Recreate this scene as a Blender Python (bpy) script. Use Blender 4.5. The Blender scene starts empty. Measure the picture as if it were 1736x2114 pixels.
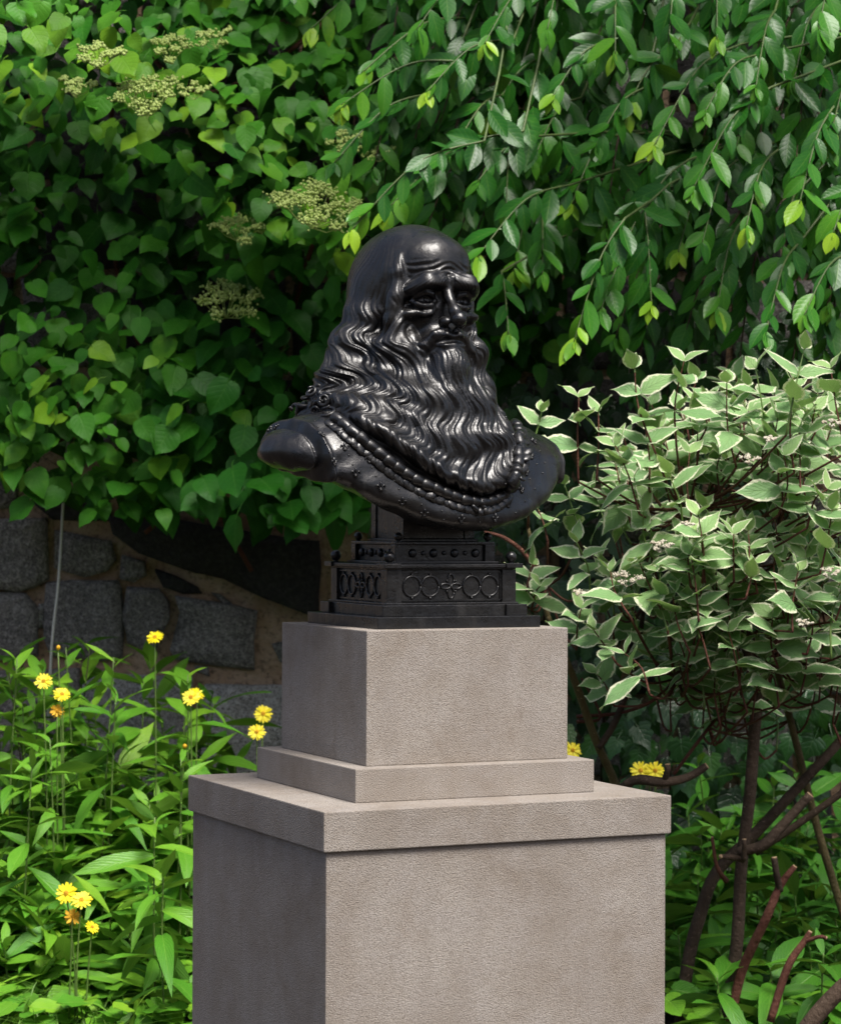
import bpy, bmesh, math, random
import numpy as np
from mathutils import Vector, Matrix
from mathutils.bvhtree import BVHTree
R = math.radians
random.seed(7); RNG = np.random.default_rng(7)
SC = bpy.context.scene
COL = SC.collection
# ---------------------------------------------------------------- camera, sky, sun, exposure
EYE = 1.40
cd = bpy.data.cameras.new('camera'); cam = bpy.data.objects.new('camera', cd); COL.objects.link(cam); SC.camera = cam
cd.sensor_fit = 'HORIZONTAL'; cd.sensor_width = 36; cd.lens = 108; cd.clip_start = .1; cd.clip_end = 400
cam.location = (0, 0, EYE); cam.rotation_euler = (math.pi/2 + .0038, -.004, 0)
cd.dof.use_dof = True; cd.dof.focus_distance = 4.9; cd.dof.aperture_fstop = 11
SUN_EL, SUN_AZ = R(61), R(150)       # azimuth clockwise from +Y: the light comes from above, front and to the right
world = bpy.data.worlds.new('World'); SC.world = world; world.use_nodes = True
wt = world.node_tree
sky = wt.nodes.new('ShaderNodeTexSky'); sky.sky_type = 'NISHITA'; sky.sun_disc = False
sky.sun_elevation = SUN_EL; sky.sun_rotation = SUN_AZ; sky.air_density = .8; sky.dust_density = 4.5; sky.ozone_density = .4
wt.links.new(sky.outputs[0], wt.nodes['Background'].inputs[0]); wt.nodes['Background'].inputs[1].default_value = .090
sl = bpy.data.lights.new('sun', 'SUN'); sl.energy = 2.85; sl.angle = R(24); sl.color = (1, .97, .92)
sun = bpy.data.objects.new('sun', sl); COL.objects.link(sun)
sd = Vector((math.sin(SUN_AZ)*math.cos(SUN_EL), math.cos(SUN_AZ)*math.cos(SUN_EL), math.sin(SUN_EL)))
sun.rotation_euler = (-sd).to_track_quat('-Z', 'Y').to_euler(); sun.location = (3, -2, 8)
vs = SC.view_settings; vs.view_transform = 'Standard'; vs.look = 'None'; vs.exposure = 0.86; vs.gamma = 1
SC.cycles.max_bounces = 8; SC.cycles.transparent_max_bounces = 8
# ---------------------------------------------------------------- helpers
CR = cam.rotation_euler.to_matrix(); CL = Vector(cam.location)
def ray(px, py):                     # picture position on the 1736 x 2114 view
    return CR@Vector(((px - 868)/5208, -(py - 1057)/5208, -1))
def at(px, py, Y):
    d = ray(px, py); return CL + d*(Y/d.y)
CRI = CR.transposed()
def px_of(p):
    q = CRI@(Vector(p) - CL); return 868 + 5208*q.x/-q.z, 1057 - 5208*q.y/-q.z
def tag(o, label=None, cat=None, group=None, kind=None):
    if label: o['label'] = label
    if cat: o['category'] = cat
    if group: o['group'] = group
    if kind: o['kind'] = kind
    return o
def link(name, data, mat=None, parent=None, mtx=None):
    o = bpy.data.objects.new(name, data); COL.objects.link(o)
    if mat is not None and data is not None and not data.materials: data.materials.append(mat)
    if parent is not None: o.parent = parent
    if mtx is not None: o.matrix_local = mtx
    return o
def thing(name, loc, label, cat, group=None, rz=0):
    o = link(name, None); o.location = loc; o.rotation_euler = (0, 0, rz); o.empty_display_size = .05
    return tag(o, label, cat, group)
def quadmesh(name, V, Q, UV=None, tint=None, smooth=True):
    me = bpy.data.meshes.new(name); V = np.asarray(V, np.float32); Q = np.asarray(Q, np.int32); k = Q.shape[1]
    me.vertices.add(len(V)); me.vertices.foreach_set('co', V.ravel())
    me.loops.add(Q.size); me.loops.foreach_set('vertex_index', Q.ravel())
    me.polygons.add(len(Q)); me.polygons.foreach_set('loop_start', np.arange(0, Q.size, k, dtype=np.int32))
    if UV is not None:
        uv = me.uv_layers.new(name='UVMap'); uv.data.foreach_set('uv', np.asarray(UV, np.float32)[Q.ravel()].ravel())
    if tint is not None:
        a = me.attributes.new('tint', 'FLOAT', 'POINT'); a.data.foreach_set('value', np.broadcast_to(np.float32(tint), (len(V),)).copy())
    me.update(calc_edges=True)
    if smooth: me.shade_smooth()
    return me
class MB:
    def __init__(s): s.v = []; s.f = []
    def add(s, V, F):
        o = len(s.v); s.v += [tuple(p) for p in V]; s.f += [tuple(i + o for i in f) for f in F]; return s
    def box(s, c, d, m=None):
        c = Vector(c); V = [Vector((x*d[0]/2, y*d[1]/2, z*d[2]/2)) + c for x in (-1, 1) for y in (-1, 1) for z in (-1, 1)]
        if m: V = [m@p for p in V]
        return s.add(V, [(0, 1, 3, 2), (4, 6, 7, 5), (0, 4, 5, 1), (2, 3, 7, 6), (0, 2, 6, 4), (1, 5, 7, 3)])
    def tube(s, pts, rs, n=6, cap=True):
        pts = [Vector(p) for p in pts]; rings = []
        if isinstance(rs, (int, float)): rs = [rs]*len(pts)
        up = Vector((.3, .2, 1))
        V = []
        for i, p in enumerate(pts):
            t = (pts[min(i+1, len(pts)-1)] - pts[max(i-1, 0)]).normalized()
            a = t.cross(up)
            if a.length < .05: a = t.cross(Vector((1, 0, 0)))
            a.normalize(); b = t.cross(a); up = a.cross(t)
            for k in range(n):
                w = 2*math.pi*k/n; V.append(p + (a*math.cos(w) + b*math.sin(w))*rs[i])
        F = [(i*n + k, i*n + (k+1) % n, (i+1)*n + (k+1) % n, (i+1)*n + k) for i in range(len(pts)-1) for k in range(n)]
        if cap: F += [tuple(range(n-1, -1, -1)), tuple((len(pts)-1)*n + k for k in range(n))]
        return s.add(V, F)
    def ball(s, c, r, nu=8, nv=6):
        c = Vector(c); r = r if hasattr(r, '__len__') else (r, r, r)
        V = [c + Vector((0, 0, -r[2]))]; F = []
        for j in range(1, nv):
            a = math.pi*j/nv
            for i in range(nu):
                b = 2*math.pi*i/nu; V.append(c + Vector((r[0]*math.sin(a)*math.cos(b), r[1]*math.sin(a)*math.sin(b), -r[2]*math.cos(a))))
        V.append(c + Vector((0, 0, r[2])))
        for i in range(nu): F.append((0, 1 + (i+1) % nu, 1 + i))
        for j in range(nv-2):
            for i in range(nu): F.append((1 + j*nu + i, 1 + j*nu + (i+1) % nu, 1 + (j+1)*nu + (i+1) % nu, 1 + (j+1)*nu + i))
        e = len(V)-1
        for i in range(nu): F.append((e, 1 + (nv-2)*nu + i, 1 + (nv-2)*nu + (i+1) % nu))
        return s.add(V, F)
    def mesh(s, name, smooth=True, bevel=0):
        me = bpy.data.meshes.new(name); me.from_pydata(s.v, [], s.f)
        if bevel:
            bm = bmesh.new(); bm.from_mesh(me)
            bmesh.ops.bevel(bm, geom=[e for e in bm.edges if e.is_manifold and e.calc_face_angle(0) > .6], offset=bevel, segments=2, affect='EDGES', profile=.6)
            bm.to_mesh(me); bm.free()
        me.update()
        if smooth: me.shade_smooth()
        return me
    def build(s, name, mat, parent=None, smooth=True, bevel=0, mtx=None):
        return link(name, s.mesh(name, smooth, bevel), mat, parent, mtx)
def spline(pts, n=6):                # Catmull-Rom through the points
    P = [Vector(p) for p in pts]; out = []
    for i in range(len(P)-1):
        a, b, c, d = P[max(i-1, 0)], P[i], P[i+1], P[min(i+2, len(P)-1)]
        for k in range(n):
            t = k/n; out.append(.5*((2*b) + (c-a)*t + (2*a-5*b+4*c-d)*t*t + (3*b-a-3*c+d)*t**3))
    return out + [P[-1]]
def lerp_list(rs, m):
    return [float(np.interp(i/(m-1)*(len(rs)-1), range(len(rs)), rs)) for i in range(m)]
# ---------------------------------------------------------------- materials
class NT:
    def __init__(s, name):
        s.m = bpy.data.materials.new(name); s.m.use_nodes = True; s.t = s.m.node_tree; s.b = s.t.nodes['Principled BSDF']; s.out = s.t.nodes['Material Output']
    def n(s, ty, **kw):
        o = s.t.nodes.new(ty)
        for k, v in kw.items():
            if k.startswith('i_'): o.inputs[int(k[2:]) if k[2:].isdigit() else k[2:].replace('_', ' ')].default_value = v
            else: setattr(o, k, v)
        return o
    def l(s, a, b): s.t.links.new(a, b)
    def coord(s, out='Object'): return s.n('ShaderNodeTexCoord').outputs[out]
    def noise(s, vec, scale, detail=4, rough=.55, dist=0):
        o = s.n('ShaderNodeTexNoise'); o.inputs['Scale'].default_value = scale; o.inputs['Detail'].default_value = detail
        o.inputs['Roughness'].default_value = rough; o.inputs['Distortion'].default_value = dist; s.l(vec, o.inputs['Vector']); return o.outputs[0]
    def ramp(s, fac, stops):
        o = s.n('ShaderNodeValToRGB'); e = o.color_ramp.elements
        while len(e) < len(stops): e.new(.5)
        for i, (p, c) in enumerate(stops): e[i].position = p; e[i].color = (c if hasattr(c, '__len__') else (c, c, c)) + ((1,) if not hasattr(c, '__len__') or len(c) == 3 else ())
        s.l(fac, o.inputs[0]); return o.outputs[0]
    def mix(s, fac, a, b, mode='MIX'):
        o = s.n('ShaderNodeMix', data_type='RGBA', blend_type=mode)
        for k, v in ((0, fac), (6, a), (7, b)):
            if hasattr(v, 'links'): s.l(v, o.inputs[k])
            else: o.inputs[k].default_value = v if k == 0 else tuple(v) + (1,)
        return o.outputs[2]
    def math(s, op, a, b=0, c=0):
        o = s.n('ShaderNodeMath', operation=op)
        for k, v in enumerate((a, b, c)):
            if hasattr(v, 'links'): s.l(v, o.inputs[k])
            else: o.inputs[k].default_value = v
        return o.outputs[0]
    def bump(s, h, strength, dist, nrm=None):
        o = s.n('ShaderNodeBump'); o.inputs['Strength'].default_value = strength; o.inputs['Distance'].default_value = dist
        s.l(h, o.inputs['Height'])
        if nrm is not None: s.l(nrm, o.inputs['Normal'])
        return o.outputs[0]
    def fin(s, col=None, rough=None, nrm=None):
        for v, k in ((col, 'Base Color'), (rough, 'Roughness'), (nrm, 'Normal')):
            if v is None: continue
            if hasattr(v, 'links'): s.l(v, s.b.inputs[k])
            else: s.b.inputs[k].default_value = v if k == 'Roughness' else tuple(v) + (1,)
        return s.m
def mat_bronze():
    t = NT('black_bronze'); c = t.coord()
    n = t.noise(c, 9, 5); f = t.noise(c, 60, 6, .6); g = t.noise(c, 220, 3)
    col = t.mix(t.ramp(n, [(.42, 0.), (.68, 1.)]), (.0062, .0064, .0076), (.0120, .0112, .0105))
    t.b.inputs['Specular IOR Level'].default_value = .58
    mp = t.n('ShaderNodeMapping'); mp.inputs['Scale'].default_value = (26, 26, 5); t.l(c, mp.inputs[0])
    st = t.noise(mp.outputs[0], 1., 6, .65); dull = t.ramp(st, [(.50, 0.), (.70, 1.)])
    col = t.mix(t.math('MULTIPLY', dull, .55), col, (.022, .0205, .019))
    ro = t.math('ADD', t.math('MULTIPLY_ADD', f, .34, .13), t.math('MULTIPLY', dull, .16))
    nr = t.bump(f, .32, .004); nr = t.bump(g, .22, .0012, nr)
    return t.fin(col, ro, nr)
def mat_stucco():
    t = NT('sandy_stucco'); c = t.coord()
    big = t.noise(c, 3.2, 6, .62, .4); mid = t.noise(c, 14, 5, .6); fine = t.noise(c, 430, 2, .5); grit = t.noise(c, 620, 2, .5)
    col = t.mix(t.ramp(big, [(.36, 0.), (.66, 1.)]), (.248, .211, .176), (.362, .330, .296))
    col = t.mix(t.ramp(mid, [(.42, 0.), (.62, .55)]), col, (.345, .316, .292))
    col = t.mix(t.ramp(t.noise(c, 11, 8, .75, .6), [(.54, 0.), (.74, .45)]), col, (.190, .145, .108))
    col = t.mix(t.ramp(fine, [(.36, .60), (.54, 0.)]), col, (.16, .130, .105))
    col = t.mix(t.ramp(grit, [(.62, 0.), (.75, .5)]), col, (.60, .56, .52))
    mp = t.n('ShaderNodeMapping'); mp.inputs['Scale'].default_value = (9, 9, 1.6); t.l(c, mp.inputs[0])
    col = t.mix(t.ramp(t.noise(mp.outputs[0], 1.6, 6, .65, .3), [(.46, 0.), (.70, .42)]), col, (.235, .205, .178))
    vo = t.n('ShaderNodeTexVoronoi'); vo.inputs['Scale'].default_value = 420; t.l(c, vo.inputs['Vector'])
    h = t.math('ADD', fine, t.math('MULTIPLY', vo.outputs['Distance'], -.6))
    t.b.inputs['Specular IOR Level'].default_value = .25
    return t.fin(col, .9, t.bump(h, .75, .0016, t.bump(mid, .2, .003)))
def mat_granite(name, a, b, seed=0):
    t = NT(name); c0 = t.coord()
    oi = t.n('ShaderNodeObjectInfo'); mp = t.n('ShaderNodeMapping'); t.l(c0, mp.inputs[0])
    cb = t.n('ShaderNodeCombineXYZ'); sc = t.math('MULTIPLY', oi.outputs['Random'], 37.)
    for k in range(3): t.l(sc, cb.inputs[k])
    t.l(cb.outputs[0], mp.inputs[1]); c = mp.outputs[0]
    n = t.noise(c, 9, 6, .65); f = t.noise(c, 70, 5, .7); g = t.noise(c, 150, 3)
    col = t.mix(t.ramp(n, [(.36, 0.), (.66, 1.)]), a, b)
    col = t.mix(t.ramp(f, [(.45, 0.), (.66, .55)]), col, tuple(min(1, x*2.4) for x in b))
    col = t.mix(t.ramp(g, [(.38, .6), (.5, 0.)]), col, (.025, .024, .024))
    v = t.mix(t.math('MULTIPLY', oi.outputs['Random'], .3), col, (.05, .047, .045))
    return t.fin(v, .85, t.bump(f, .8, .012, t.bump(n, .9, .04)))
def mat_mortar():
    t = NT('lime_mortar'); c = t.coord()
    n = t.noise(c, 5, 6, .65, .5); f = t.noise(c, 55, 5, .65)
    col = t.mix(t.ramp(n, [(.36, 0.), (.66, 1.)]), (.36, .235, .145), (.52, .40, .30))
    col = t.mix(t.ramp(t.noise(c, 2.6, 5), [(.5, 0.), (.66, .7)]), col, (.32, .165, .075))
    col = t.mix(t.ramp(f, [(.32, .7), (.5, 0.)]), col, (.035, .028, .022))
    return t.fin(col, .95, t.bump(f, .9, .012, t.bump(n, .8, .03)))
def mat_soil():
    t = NT('garden_soil'); c = t.coord()
    n = t.noise(c, 6, 6, .65); f = t.noise(c, 60, 5, .7)
    col = t.mix(t.ramp(n, [(.35, 0.), (.65, 1.)]), (.022, .015, .010), (.060, .042, .028))
    col = t.mix(t.ramp(f, [(.55, 0.), (.68, .8)]), col, (.12, .085, .055))
    return t.fin(col, .95, t.bump(f, 1., .02))
def mat_bark(name, a, b, spec=.25, scale=60):
    t = NT(name); c = t.coord()
    n = t.noise(c, 11, 5); f = t.noise(c, scale, 5, .65); lent = t.noise(c, 150, 2)
    col = t.mix(t.ramp(n, [(.35, 0.), (.65, 1.)]), a, b)
    col = t.mix(t.ramp(lent, [(.66, 0.), (.72, .7)]), col, tuple(min(1, x*2.6 + .03) for x in b))
    t.b.inputs['Specular IOR Level'].default_value = spec
    return t.fin(col, .75, t.bump(f, 1., .008, t.bump(n, .6, .01)))
def mat_plain(name, c1, c2, rough=.6, scale=40, trans=0):
    t = NT(name); c = t.coord(); n = t.noise(c, scale, 4)
    col = t.mix(t.ramp(n, [(.35, 0.), (.65, 1.)]), c1, c2)
    t.fin(col, rough)
    if trans:
        tr = t.n('ShaderNodeBsdfTranslucent'); t.l(col, tr.inputs[0]); mx = t.n('ShaderNodeMixShader'); mx.inputs[0].default_value = trans
        t.l(t.b.outputs[0], mx.inputs[1]); t.l(tr.outputs[0], mx.inputs[2]); t.l(mx.outputs[0], t.out.inputs[0])
    return t.m
def mat_leaf(name, stops, vein, rough=.42, veins=7, slant=.55, bump=.35, trans=.28, margin=None, spec=.5, mar_w=.80, veinmix=.5, under=1.35):
    """leaf blade: colour by tint (age, with shade put into some leaves), midrib and side veins from the blade's own coordinates, optional pale margin"""
    t = NT(name); uv = t.n('ShaderNodeUVMap'); sep = t.n('ShaderNodeSeparateXYZ'); t.l(uv.outputs[0], sep.inputs[0])
    au = t.math('ABSOLUTE', t.math('MULTIPLY_ADD', sep.outputs[0], 2., -1.)); v = sep.outputs[1]
    at_ = t.n('ShaderNodeAttribute'); at_.attribute_name = 'tint'
    oi = t.n('ShaderNodeObjectInfo'); c = t.coord('Generated'); ob = t.coord('Object')
    n = t.noise(ob, 35, 4, .6)
    tv = t.math('ADD', at_.outputs['Fac'], t.math('MULTIPLY_ADD', n, .30, -.15))
    tv = t.math('ADD', tv, t.math('MULTIPLY_ADD', oi.outputs['Random'], .16, -.08))
    col = t.ramp(tv, stops)
    # side veins: stripes slanting towards the tip
    ph = t.math('MULTIPLY', t.math('SUBTRACT', v, t.math('MULTIPLY', au, slant*.35)), veins*6.283)
    st = t.math('POWER', t.math('MULTIPLY_ADD', t.math('SINE', ph), .5, .5), 6.)
    mid = t.math('SUBTRACT', 1., t.math('MINIMUM', t.math('MULTIPLY', au, 13.), 1.))
    vf = t.math('MINIMUM', t.math('ADD', t.math('MULTIPLY', st, .30), mid), 1.)
    if margin:
        e = t.math('ADD', au, t.math('MULTIPLY_ADD', t.noise(uv.outputs[0], 8, 4, .7), .85, -.425))
        e = t.math('ADD', e, t.math('MULTIPLY', t.math('POWER', v, 6.), .25))
        mm = t.ramp(e, [(mar_w, 0.), (mar_w + .05, 1.)])
        col = t.mix(mm, col, margin)
    col = t.mix(t.math('MULTIPLY', vf, veinmix), col, vein)
    geo = t.n('ShaderNodeNewGeometry')
    pale = t.mix(.45, col, (.15, .27, .07))
    col2 = t.mix(t.math('MULTIPLY', geo.outputs['Backfacing'], .75), col, pale)
    h = t.math('SUBTRACT', t.math('MULTIPLY', n, .35), t.math('ADD', t.math('MULTIPLY', st, .6), mid))
    t.b.inputs['Specular IOR Level'].default_value = spec
    t.fin(col2, t.math('MULTIPLY_ADD', geo.outputs['Backfacing'], .25, rough), t.bump(h, bump, .006))
    tr = t.n('ShaderNodeBsdfTranslucent'); t.l(t.mix(.5, col2, (.22, .36, .03)), tr.inputs[0])
    mx = t.n('ShaderNodeMixShader'); mx.inputs[0].default_value = trans
    t.l(t.b.outputs[0], mx.inputs[1]); t.l(tr.outputs[0], mx.inputs[2]); t.l(mx.outputs[0], t.out.inputs[0])
    return t.m
M = {}
M['bronze'] = mat_bronze(); M['stucco'] = mat_stucco(); M['mortar'] = mat_mortar(); M['soil'] = mat_soil()
M['granite'] = mat_granite('dark_granite', (.165, .153, .140), (.29, .272, .252))
M['granite_pale'] = mat_granite('pale_granite', (.38, .36, .33), (.56, .53, .49))
M['granite_black'] = mat_granite('black_granite', (.016, .015, .015), (.034, .032, .030))  # near black stone
M['bark'] = mat_bark('grey_bark', (.042, .028, .019), (.088, .060, .041))
M['redbark'] = mat_bark('red_brown_bark', (.075, .022, .014), (.13, .050, .030), .35)
M['olivebark'] = mat_bark('olive_bark', (.070, .055, .018), (.13, .10, .04), .35)
M['greenstem'] = mat_plain('green_stem', (.09, .16, .03), (.14, .22, .05), .5)
M['purplestem'] = mat_plain('purple_stem', (.05, .05, .025), (.09, .06, .04), .5)
M['cutwood'] = mat_plain('cut_wood', (.34, .22, .12), (.48, .34, .20), .8)
M['wire'] = mat_plain('rusty_wire', (.018, .014, .012), (.04, .03, .025), .6)
M['rope'] = mat_plain('grey_rope', (.48, .47, .45), (.62, .60, .58), .9, 200)
M['petal'] = mat_plain('yellow_petal', (.90, .74, .006), (.94, .84, .012), .5, 90, .25)
M['disc'] = mat_plain('orange_disc', (.60, .30, .01), (.80, .48, .02), .7, 300)
M['corymb'] = mat_plain('pale_green_buds', (.34, .46, .10), (.50, .60, .20), .7, 60, .15)
M['whiteflower'] = mat_plain('white_florets', (.50, .44, .32), (.68, .64, .52), .7, 60, .2)
M['vine'] = mat_leaf('vine_leaf', [(0, (.008, .058, .005)), (.35, (.022, .140, .010)), (.65, (.062, .245, .015)), (1, (.22, .43, .022))], (.13, .32, .05), .46, 6, .9, .16, .16, spec=.22, veinmix=.22)
M['treeleaf'] = mat_leaf('glossy_leaf', [(0, (.007, .048, .007)), (.4, (.018, .120, .010)), (.7, (.066, .240, .015)), (1, (.30, .50, .024))], (.17, .34, .05), .34, 7, .7, .10, .17, spec=.33, veinmix=.34)
M['dogwood'] = mat_leaf('variegated_leaf', [(0, (.140, .300, .100)), (.5, (.245, .435, .170)), (1, (.36, .54, .19))], (.32, .46, .20), .50, 6, 1.3, .40, .30, margin=(.78, .80, .56), veinmix=.30, mar_w=.74, spec=.35)
M['lance'] = mat_leaf('lance_leaf', [(0, (.028, .130, .014)), (.45, (.075, .260, .018)), (.75, (.150, .365, .024)), (1, (.28, .50, .030))], (.25, .46, .07), .42, 9, 1.2, .3, .22, spec=.35, veinmix=.38)
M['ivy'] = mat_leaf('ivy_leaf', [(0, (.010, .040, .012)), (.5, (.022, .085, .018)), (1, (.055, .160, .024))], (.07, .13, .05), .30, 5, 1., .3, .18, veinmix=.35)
M['twiggreen'] = mat_plain('young_twig', (.05, .085, .02), (.085, .13, .03), .5)
M['added_hedge'] = mat_plain('clipped_evergreen', (.012, .040, .010), (.040, .105, .022), .6, 22)
M['grass'] = mat_plain('grass_blade', (.10, .24, .03), (.20, .36, .06), .5, 12, .3)

# ---------------------------------------------------------------- ground
def ground_z(x, y): return .05*math.sin(x*1.3 + .4) * .4 + .03*math.sin(y*1.7) + (.10 if y > 6.4 else .10*max(0, (y - 5.4)))
def build_ground():
    xs = np.concatenate([[-60, -20, -8, -4], np.linspace(-3, 3, 61), [4, 8, 20, 60]]); ys = np.concatenate([[-60, -20, -6, 0, 3], np.linspace(4, 9, 51), [12, 30, 60]])
    V = []; 
    for y in ys:
        for x in xs:
            z = ground_z(x, y) if abs(x) < 3.5 and 3.5 < y < 9.5 else 0
            V.append((x, y, z + (RNG.uniform(-.008, .008) if 4 < y < 9 else 0)))
    n = len(xs); Q = [(j*n + i, j*n + i + 1, (j+1)*n + i + 1, (j+1)*n + i) for j in range(len(ys)-1) for i in range(n-1)]
    tag(link('ground', quadmesh('ground', V, Q), M['soil']), kind='structure')
build_ground()
# ---------------------------------------------------------------- evergreen screen added out of view behind the camera to block the low sky
def build_added_hedge(c, sx, sy, hgt, label):
    bm = bmesh.new(); bmesh.ops.create_cube(bm, size=1)
    for v in bm.verts: v.co = Vector((v.co.x*sx, v.co.y*sy, (v.co.z + .5)*hgt))
    bmesh.ops.subdivide_edges(bm, edges=bm.edges[:], cuts=24, use_grid_fill=True)
    for v in bm.verts: v.co += Vector((RNG.uniform(-.09, .09), RNG.uniform(-.09, .09), RNG.uniform(-.09, .09) if v.co.z > .05 else 0))
    me = bpy.data.meshes.new('added_hedge'); bm.to_mesh(me); bm.free()
    o = link('added_hedge', me, M['added_hedge']); o.location = c; tag(o, label, 'added_hedge')
build_added_hedge((0, -5.5, -.05), 17, 1.2, 4.6, 'tall clipped evergreen screen added out of view to block the low sky')
# ---------------------------------------------------------------- stone wall
WY = 8.30
def build_wall():
    w = thing('stone_wall', (0, WY, 0), 'old wall of dark granite blocks set in thick tan mortar behind the flower bed', 'wall')
    b = MB()
    nx, nz = 90, 60; V = []; x0, x1, z0, z1 = -3.2, 3.2, -.1, 4.6
    for j in range(nz + 1):
        for i in range(nx + 1): V.append((x0 + (x1 - x0)*i/nx, RNG.uniform(-.006, .006), z0 + (z1 - z0)*j/nz))
    b.add(V, [(j*(nx+1) + i, j*(nx+1) + i + 1, (j+1)*(nx+1) + i + 1, (j+1)*(nx+1) + i) for j in range(nz) for i in range(nx)])
    b.box(((x0 + x1)/2, .24, (z0 + z1)/2), (x1 - x0, .44, z1 - z0))
    b.build('mortar', M['mortar'], w)
    def stone(poly, mat, proud=.03, name='stone'):
        # poly in wall coordinates (x, z); a rough block with an uneven rim and a pillowed face
        P = [Vector((p[0], p[1])) for p in poly]; fine = []; c0 = sum(P, Vector((0, 0)))/len(P); P = [c0 + (p - c0)*1.035 for p in P]
        for i in range(len(P)):
            a, c = P[i], P[(i+1) % len(P)]; m = max(1, int((c - a).length/.07))
            for k in range(m): fine.append(a + (c - a)*(k/m) + Vector((random.uniform(-1, 1), random.uniform(-1, 1)))*.006)
        c = sum(fine, Vector((0, 0)))/len(fine); n = len(fine); V = []; F = []
        for ins, dep in ((1.0, .03), (1.0, -proud*.45), (.955, -proud*.92), (.62, -proud*1.12)):
            for p in fine:
                q = c + (p - c)*ins; V.append((q.x + random.uniform(-1, 1)*.006*(ins < 1), dep + random.uniform(-1, 1)*.011*(ins < 1), q.y + random.uniform(-1, 1)*.006*(ins < 1)))
        V.append((c.x, -proud*1.15, c.y))
        for r in range(3):
            for i in range(n): F.append((r*n + i, (r+1)*n + i, (r+1)*n + (i+1) % n, r*n + (i+1) % n))
        for i in range(n): F.append((3*n + i, 4*n, 3*n + (i+1) % n))
        F = [tuple(reversed(f)) for f in F]
        o = MB().add(V, F).build(name, mat, w)
        return o
    def pic(pts):                    # outline read off the photograph onto the wall plane
        out = []
        for u, v in pts:
            p = at(.344*u, 1006.9 + .344*v, WY - .02); out.append((p.x, p.z))
        return out
    G, PA, K = M['granite'], M['granite_pale'], M['granite_black']
    for pts, m, pr in [
        ([(-160, 185), (285, 190), (295, 540), (200, 605), (100, 622), (-160, 600)], G, .04),
        ([(-160, 640), (140, 645), (225, 740), (225, 995), (60, 1028), (-160, 1030)], G, .035),
        ([(285, 575), (700, 560), (728, 600), (735, 1015), (600, 1036), (305, 1018), (278, 900)], G, .04),
        ([(330, 255), (655, 330), (690, 420), (640, 495), (510, 528), (330, 470)], G, .025),
        ([(722, 400), (868, 440), (880, 535), (790, 556), (722, 545)], G, .03),
        ([(765, 605), (950, 612), (1025, 700), (1018, 800), (962, 880), (928, 995), (765, 930), (748, 760)], G, .04),
        ([(925, 485), (1050, 540), (1185, 590), (1198, 638), (1100, 642), (985, 592)], K, .02),
        ([(1260, 640), (1330, 635), (1400, 690), (1330, 700)], G, .012),
        ([(1065, 665), (1535, 738), (1515, 1098), (1300, 1068), (1065, 1030), (1036, 975), (1085, 760)], G, .045),
        ([(505, 1112), (1140, 1142), (1150, 1400), (1105, 1900), (505, 1900)], PA, .035),
        ([(1232, 1195), (1900, 1200), (1900, 1900), (1180, 1900), (1178, 1450)], PA, .045),
        ([(-160, 1105), (470, 1105), (470, 1900), (-160, 1900)], G, .03),
        ([(1640, 945), (1950, 860), (1950, 1060), (1680, 1040)], G, .02),
        ([(218, 700), (265, 702), (262, 830), (222, 838)], PA, .015),
        ([(190, -40), (640, 60), (650, 200), (310, 180), (200, 100)], K, .02),
        ([(-160, -60), (100, -40), (105, 120), (-160, 160)], G, .02),
        ([(1175, 1075), (1255, 1072), (1250, 1120), (1190, 1115)], G, .012),
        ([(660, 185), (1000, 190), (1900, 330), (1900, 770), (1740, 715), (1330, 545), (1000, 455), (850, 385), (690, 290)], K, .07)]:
        stone(pic(pts), m, pr)
    # the courses that go on behind the pedestal and to the other side
    z = 0.0
    while z < 1.32:
        hgt = random.uniform(.20, .30); x = -.26 + random.uniform(0, .1)
        while x < 2.3:
            wd = random.uniform(.24, .46); g = .022
            stone([(x + g, z + g*random.uniform(.5, 1.6)), (x + wd - g*random.uniform(.5, 1.5), z + g), (x + wd - g, z + hgt - g*random.uniform(.5, 2)), (x + g*random.uniform(.5, 1.5), z + hgt - g)],
                  random.choice([G, G, K]), random.uniform(.02, .04)); x += wd
        z += hgt
    z = 1.62
    while z < 3.6:                   # seen only through gaps in the leaves
        hgt = random.uniform(.26, .36); x = -2.2
        while x < 2.3:
            wd = random.uniform(.3, .6); g = .02
            stone([(x + g, z + g), (x + wd - g, z + g*random.uniform(.5, 2)), (x + wd - g, z + hgt - g), (x + g, z + hgt - g*random.uniform(.5, 2))], random.choice([G, K]), random.uniform(.015, .03)); x += wd
        z += hgt
build_wall()
def build_fence():
    y = 8.12; f = thing('chain_link_fence', (0, y, 0), 'rusty chain link fence overgrown by vine leaves in front of the wall', 'fence')
    b = MB(); s = .062; z0, z1 = 1.45, 3.5; x = -2.3; k = 0
    while x < 2.3:
        pts = []; z = z0; i = 0
        while z <= z1:
            pts.append((x + (s/2 if i % 2 else -s/2)*1.04, .004*(1 if (i + k) % 2 else -1), z)); z += s*.62; i += 1
        b.tube(pts, .0022, 3, False); x += s; k += 1
    tag(b.build('wire_mesh', M['wire'], f), kind='stuff')
    for x in (-1.75, .15, 2.05): MB().tube([(x, .04, 0), (x, .04, 3.55)], .024, 10).build('post', M['wire'], f)
    MB().tube([(-2.3, .03, 3.5), (2.3, .03, 3.5)], .018, 8).build('rail', M['wire'], f)
build_fence()
def build_rope():
    a, b = at(134, 985, 7.95), at(103, 1400, 7.95); g = Vector((b.x - .02, 7.98, .1))
    pts = spline([a + Vector((.01, .1, .25)), a, (a + b)/2 + Vector((.004, 0, 0)), b, g], 5)
    o = MB().tube(pts, .0046, 6).build('rope', M['rope'])
    tag(o, 'thin pale grey rope hanging taut from the vine down the stone wall', 'rope')
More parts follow.
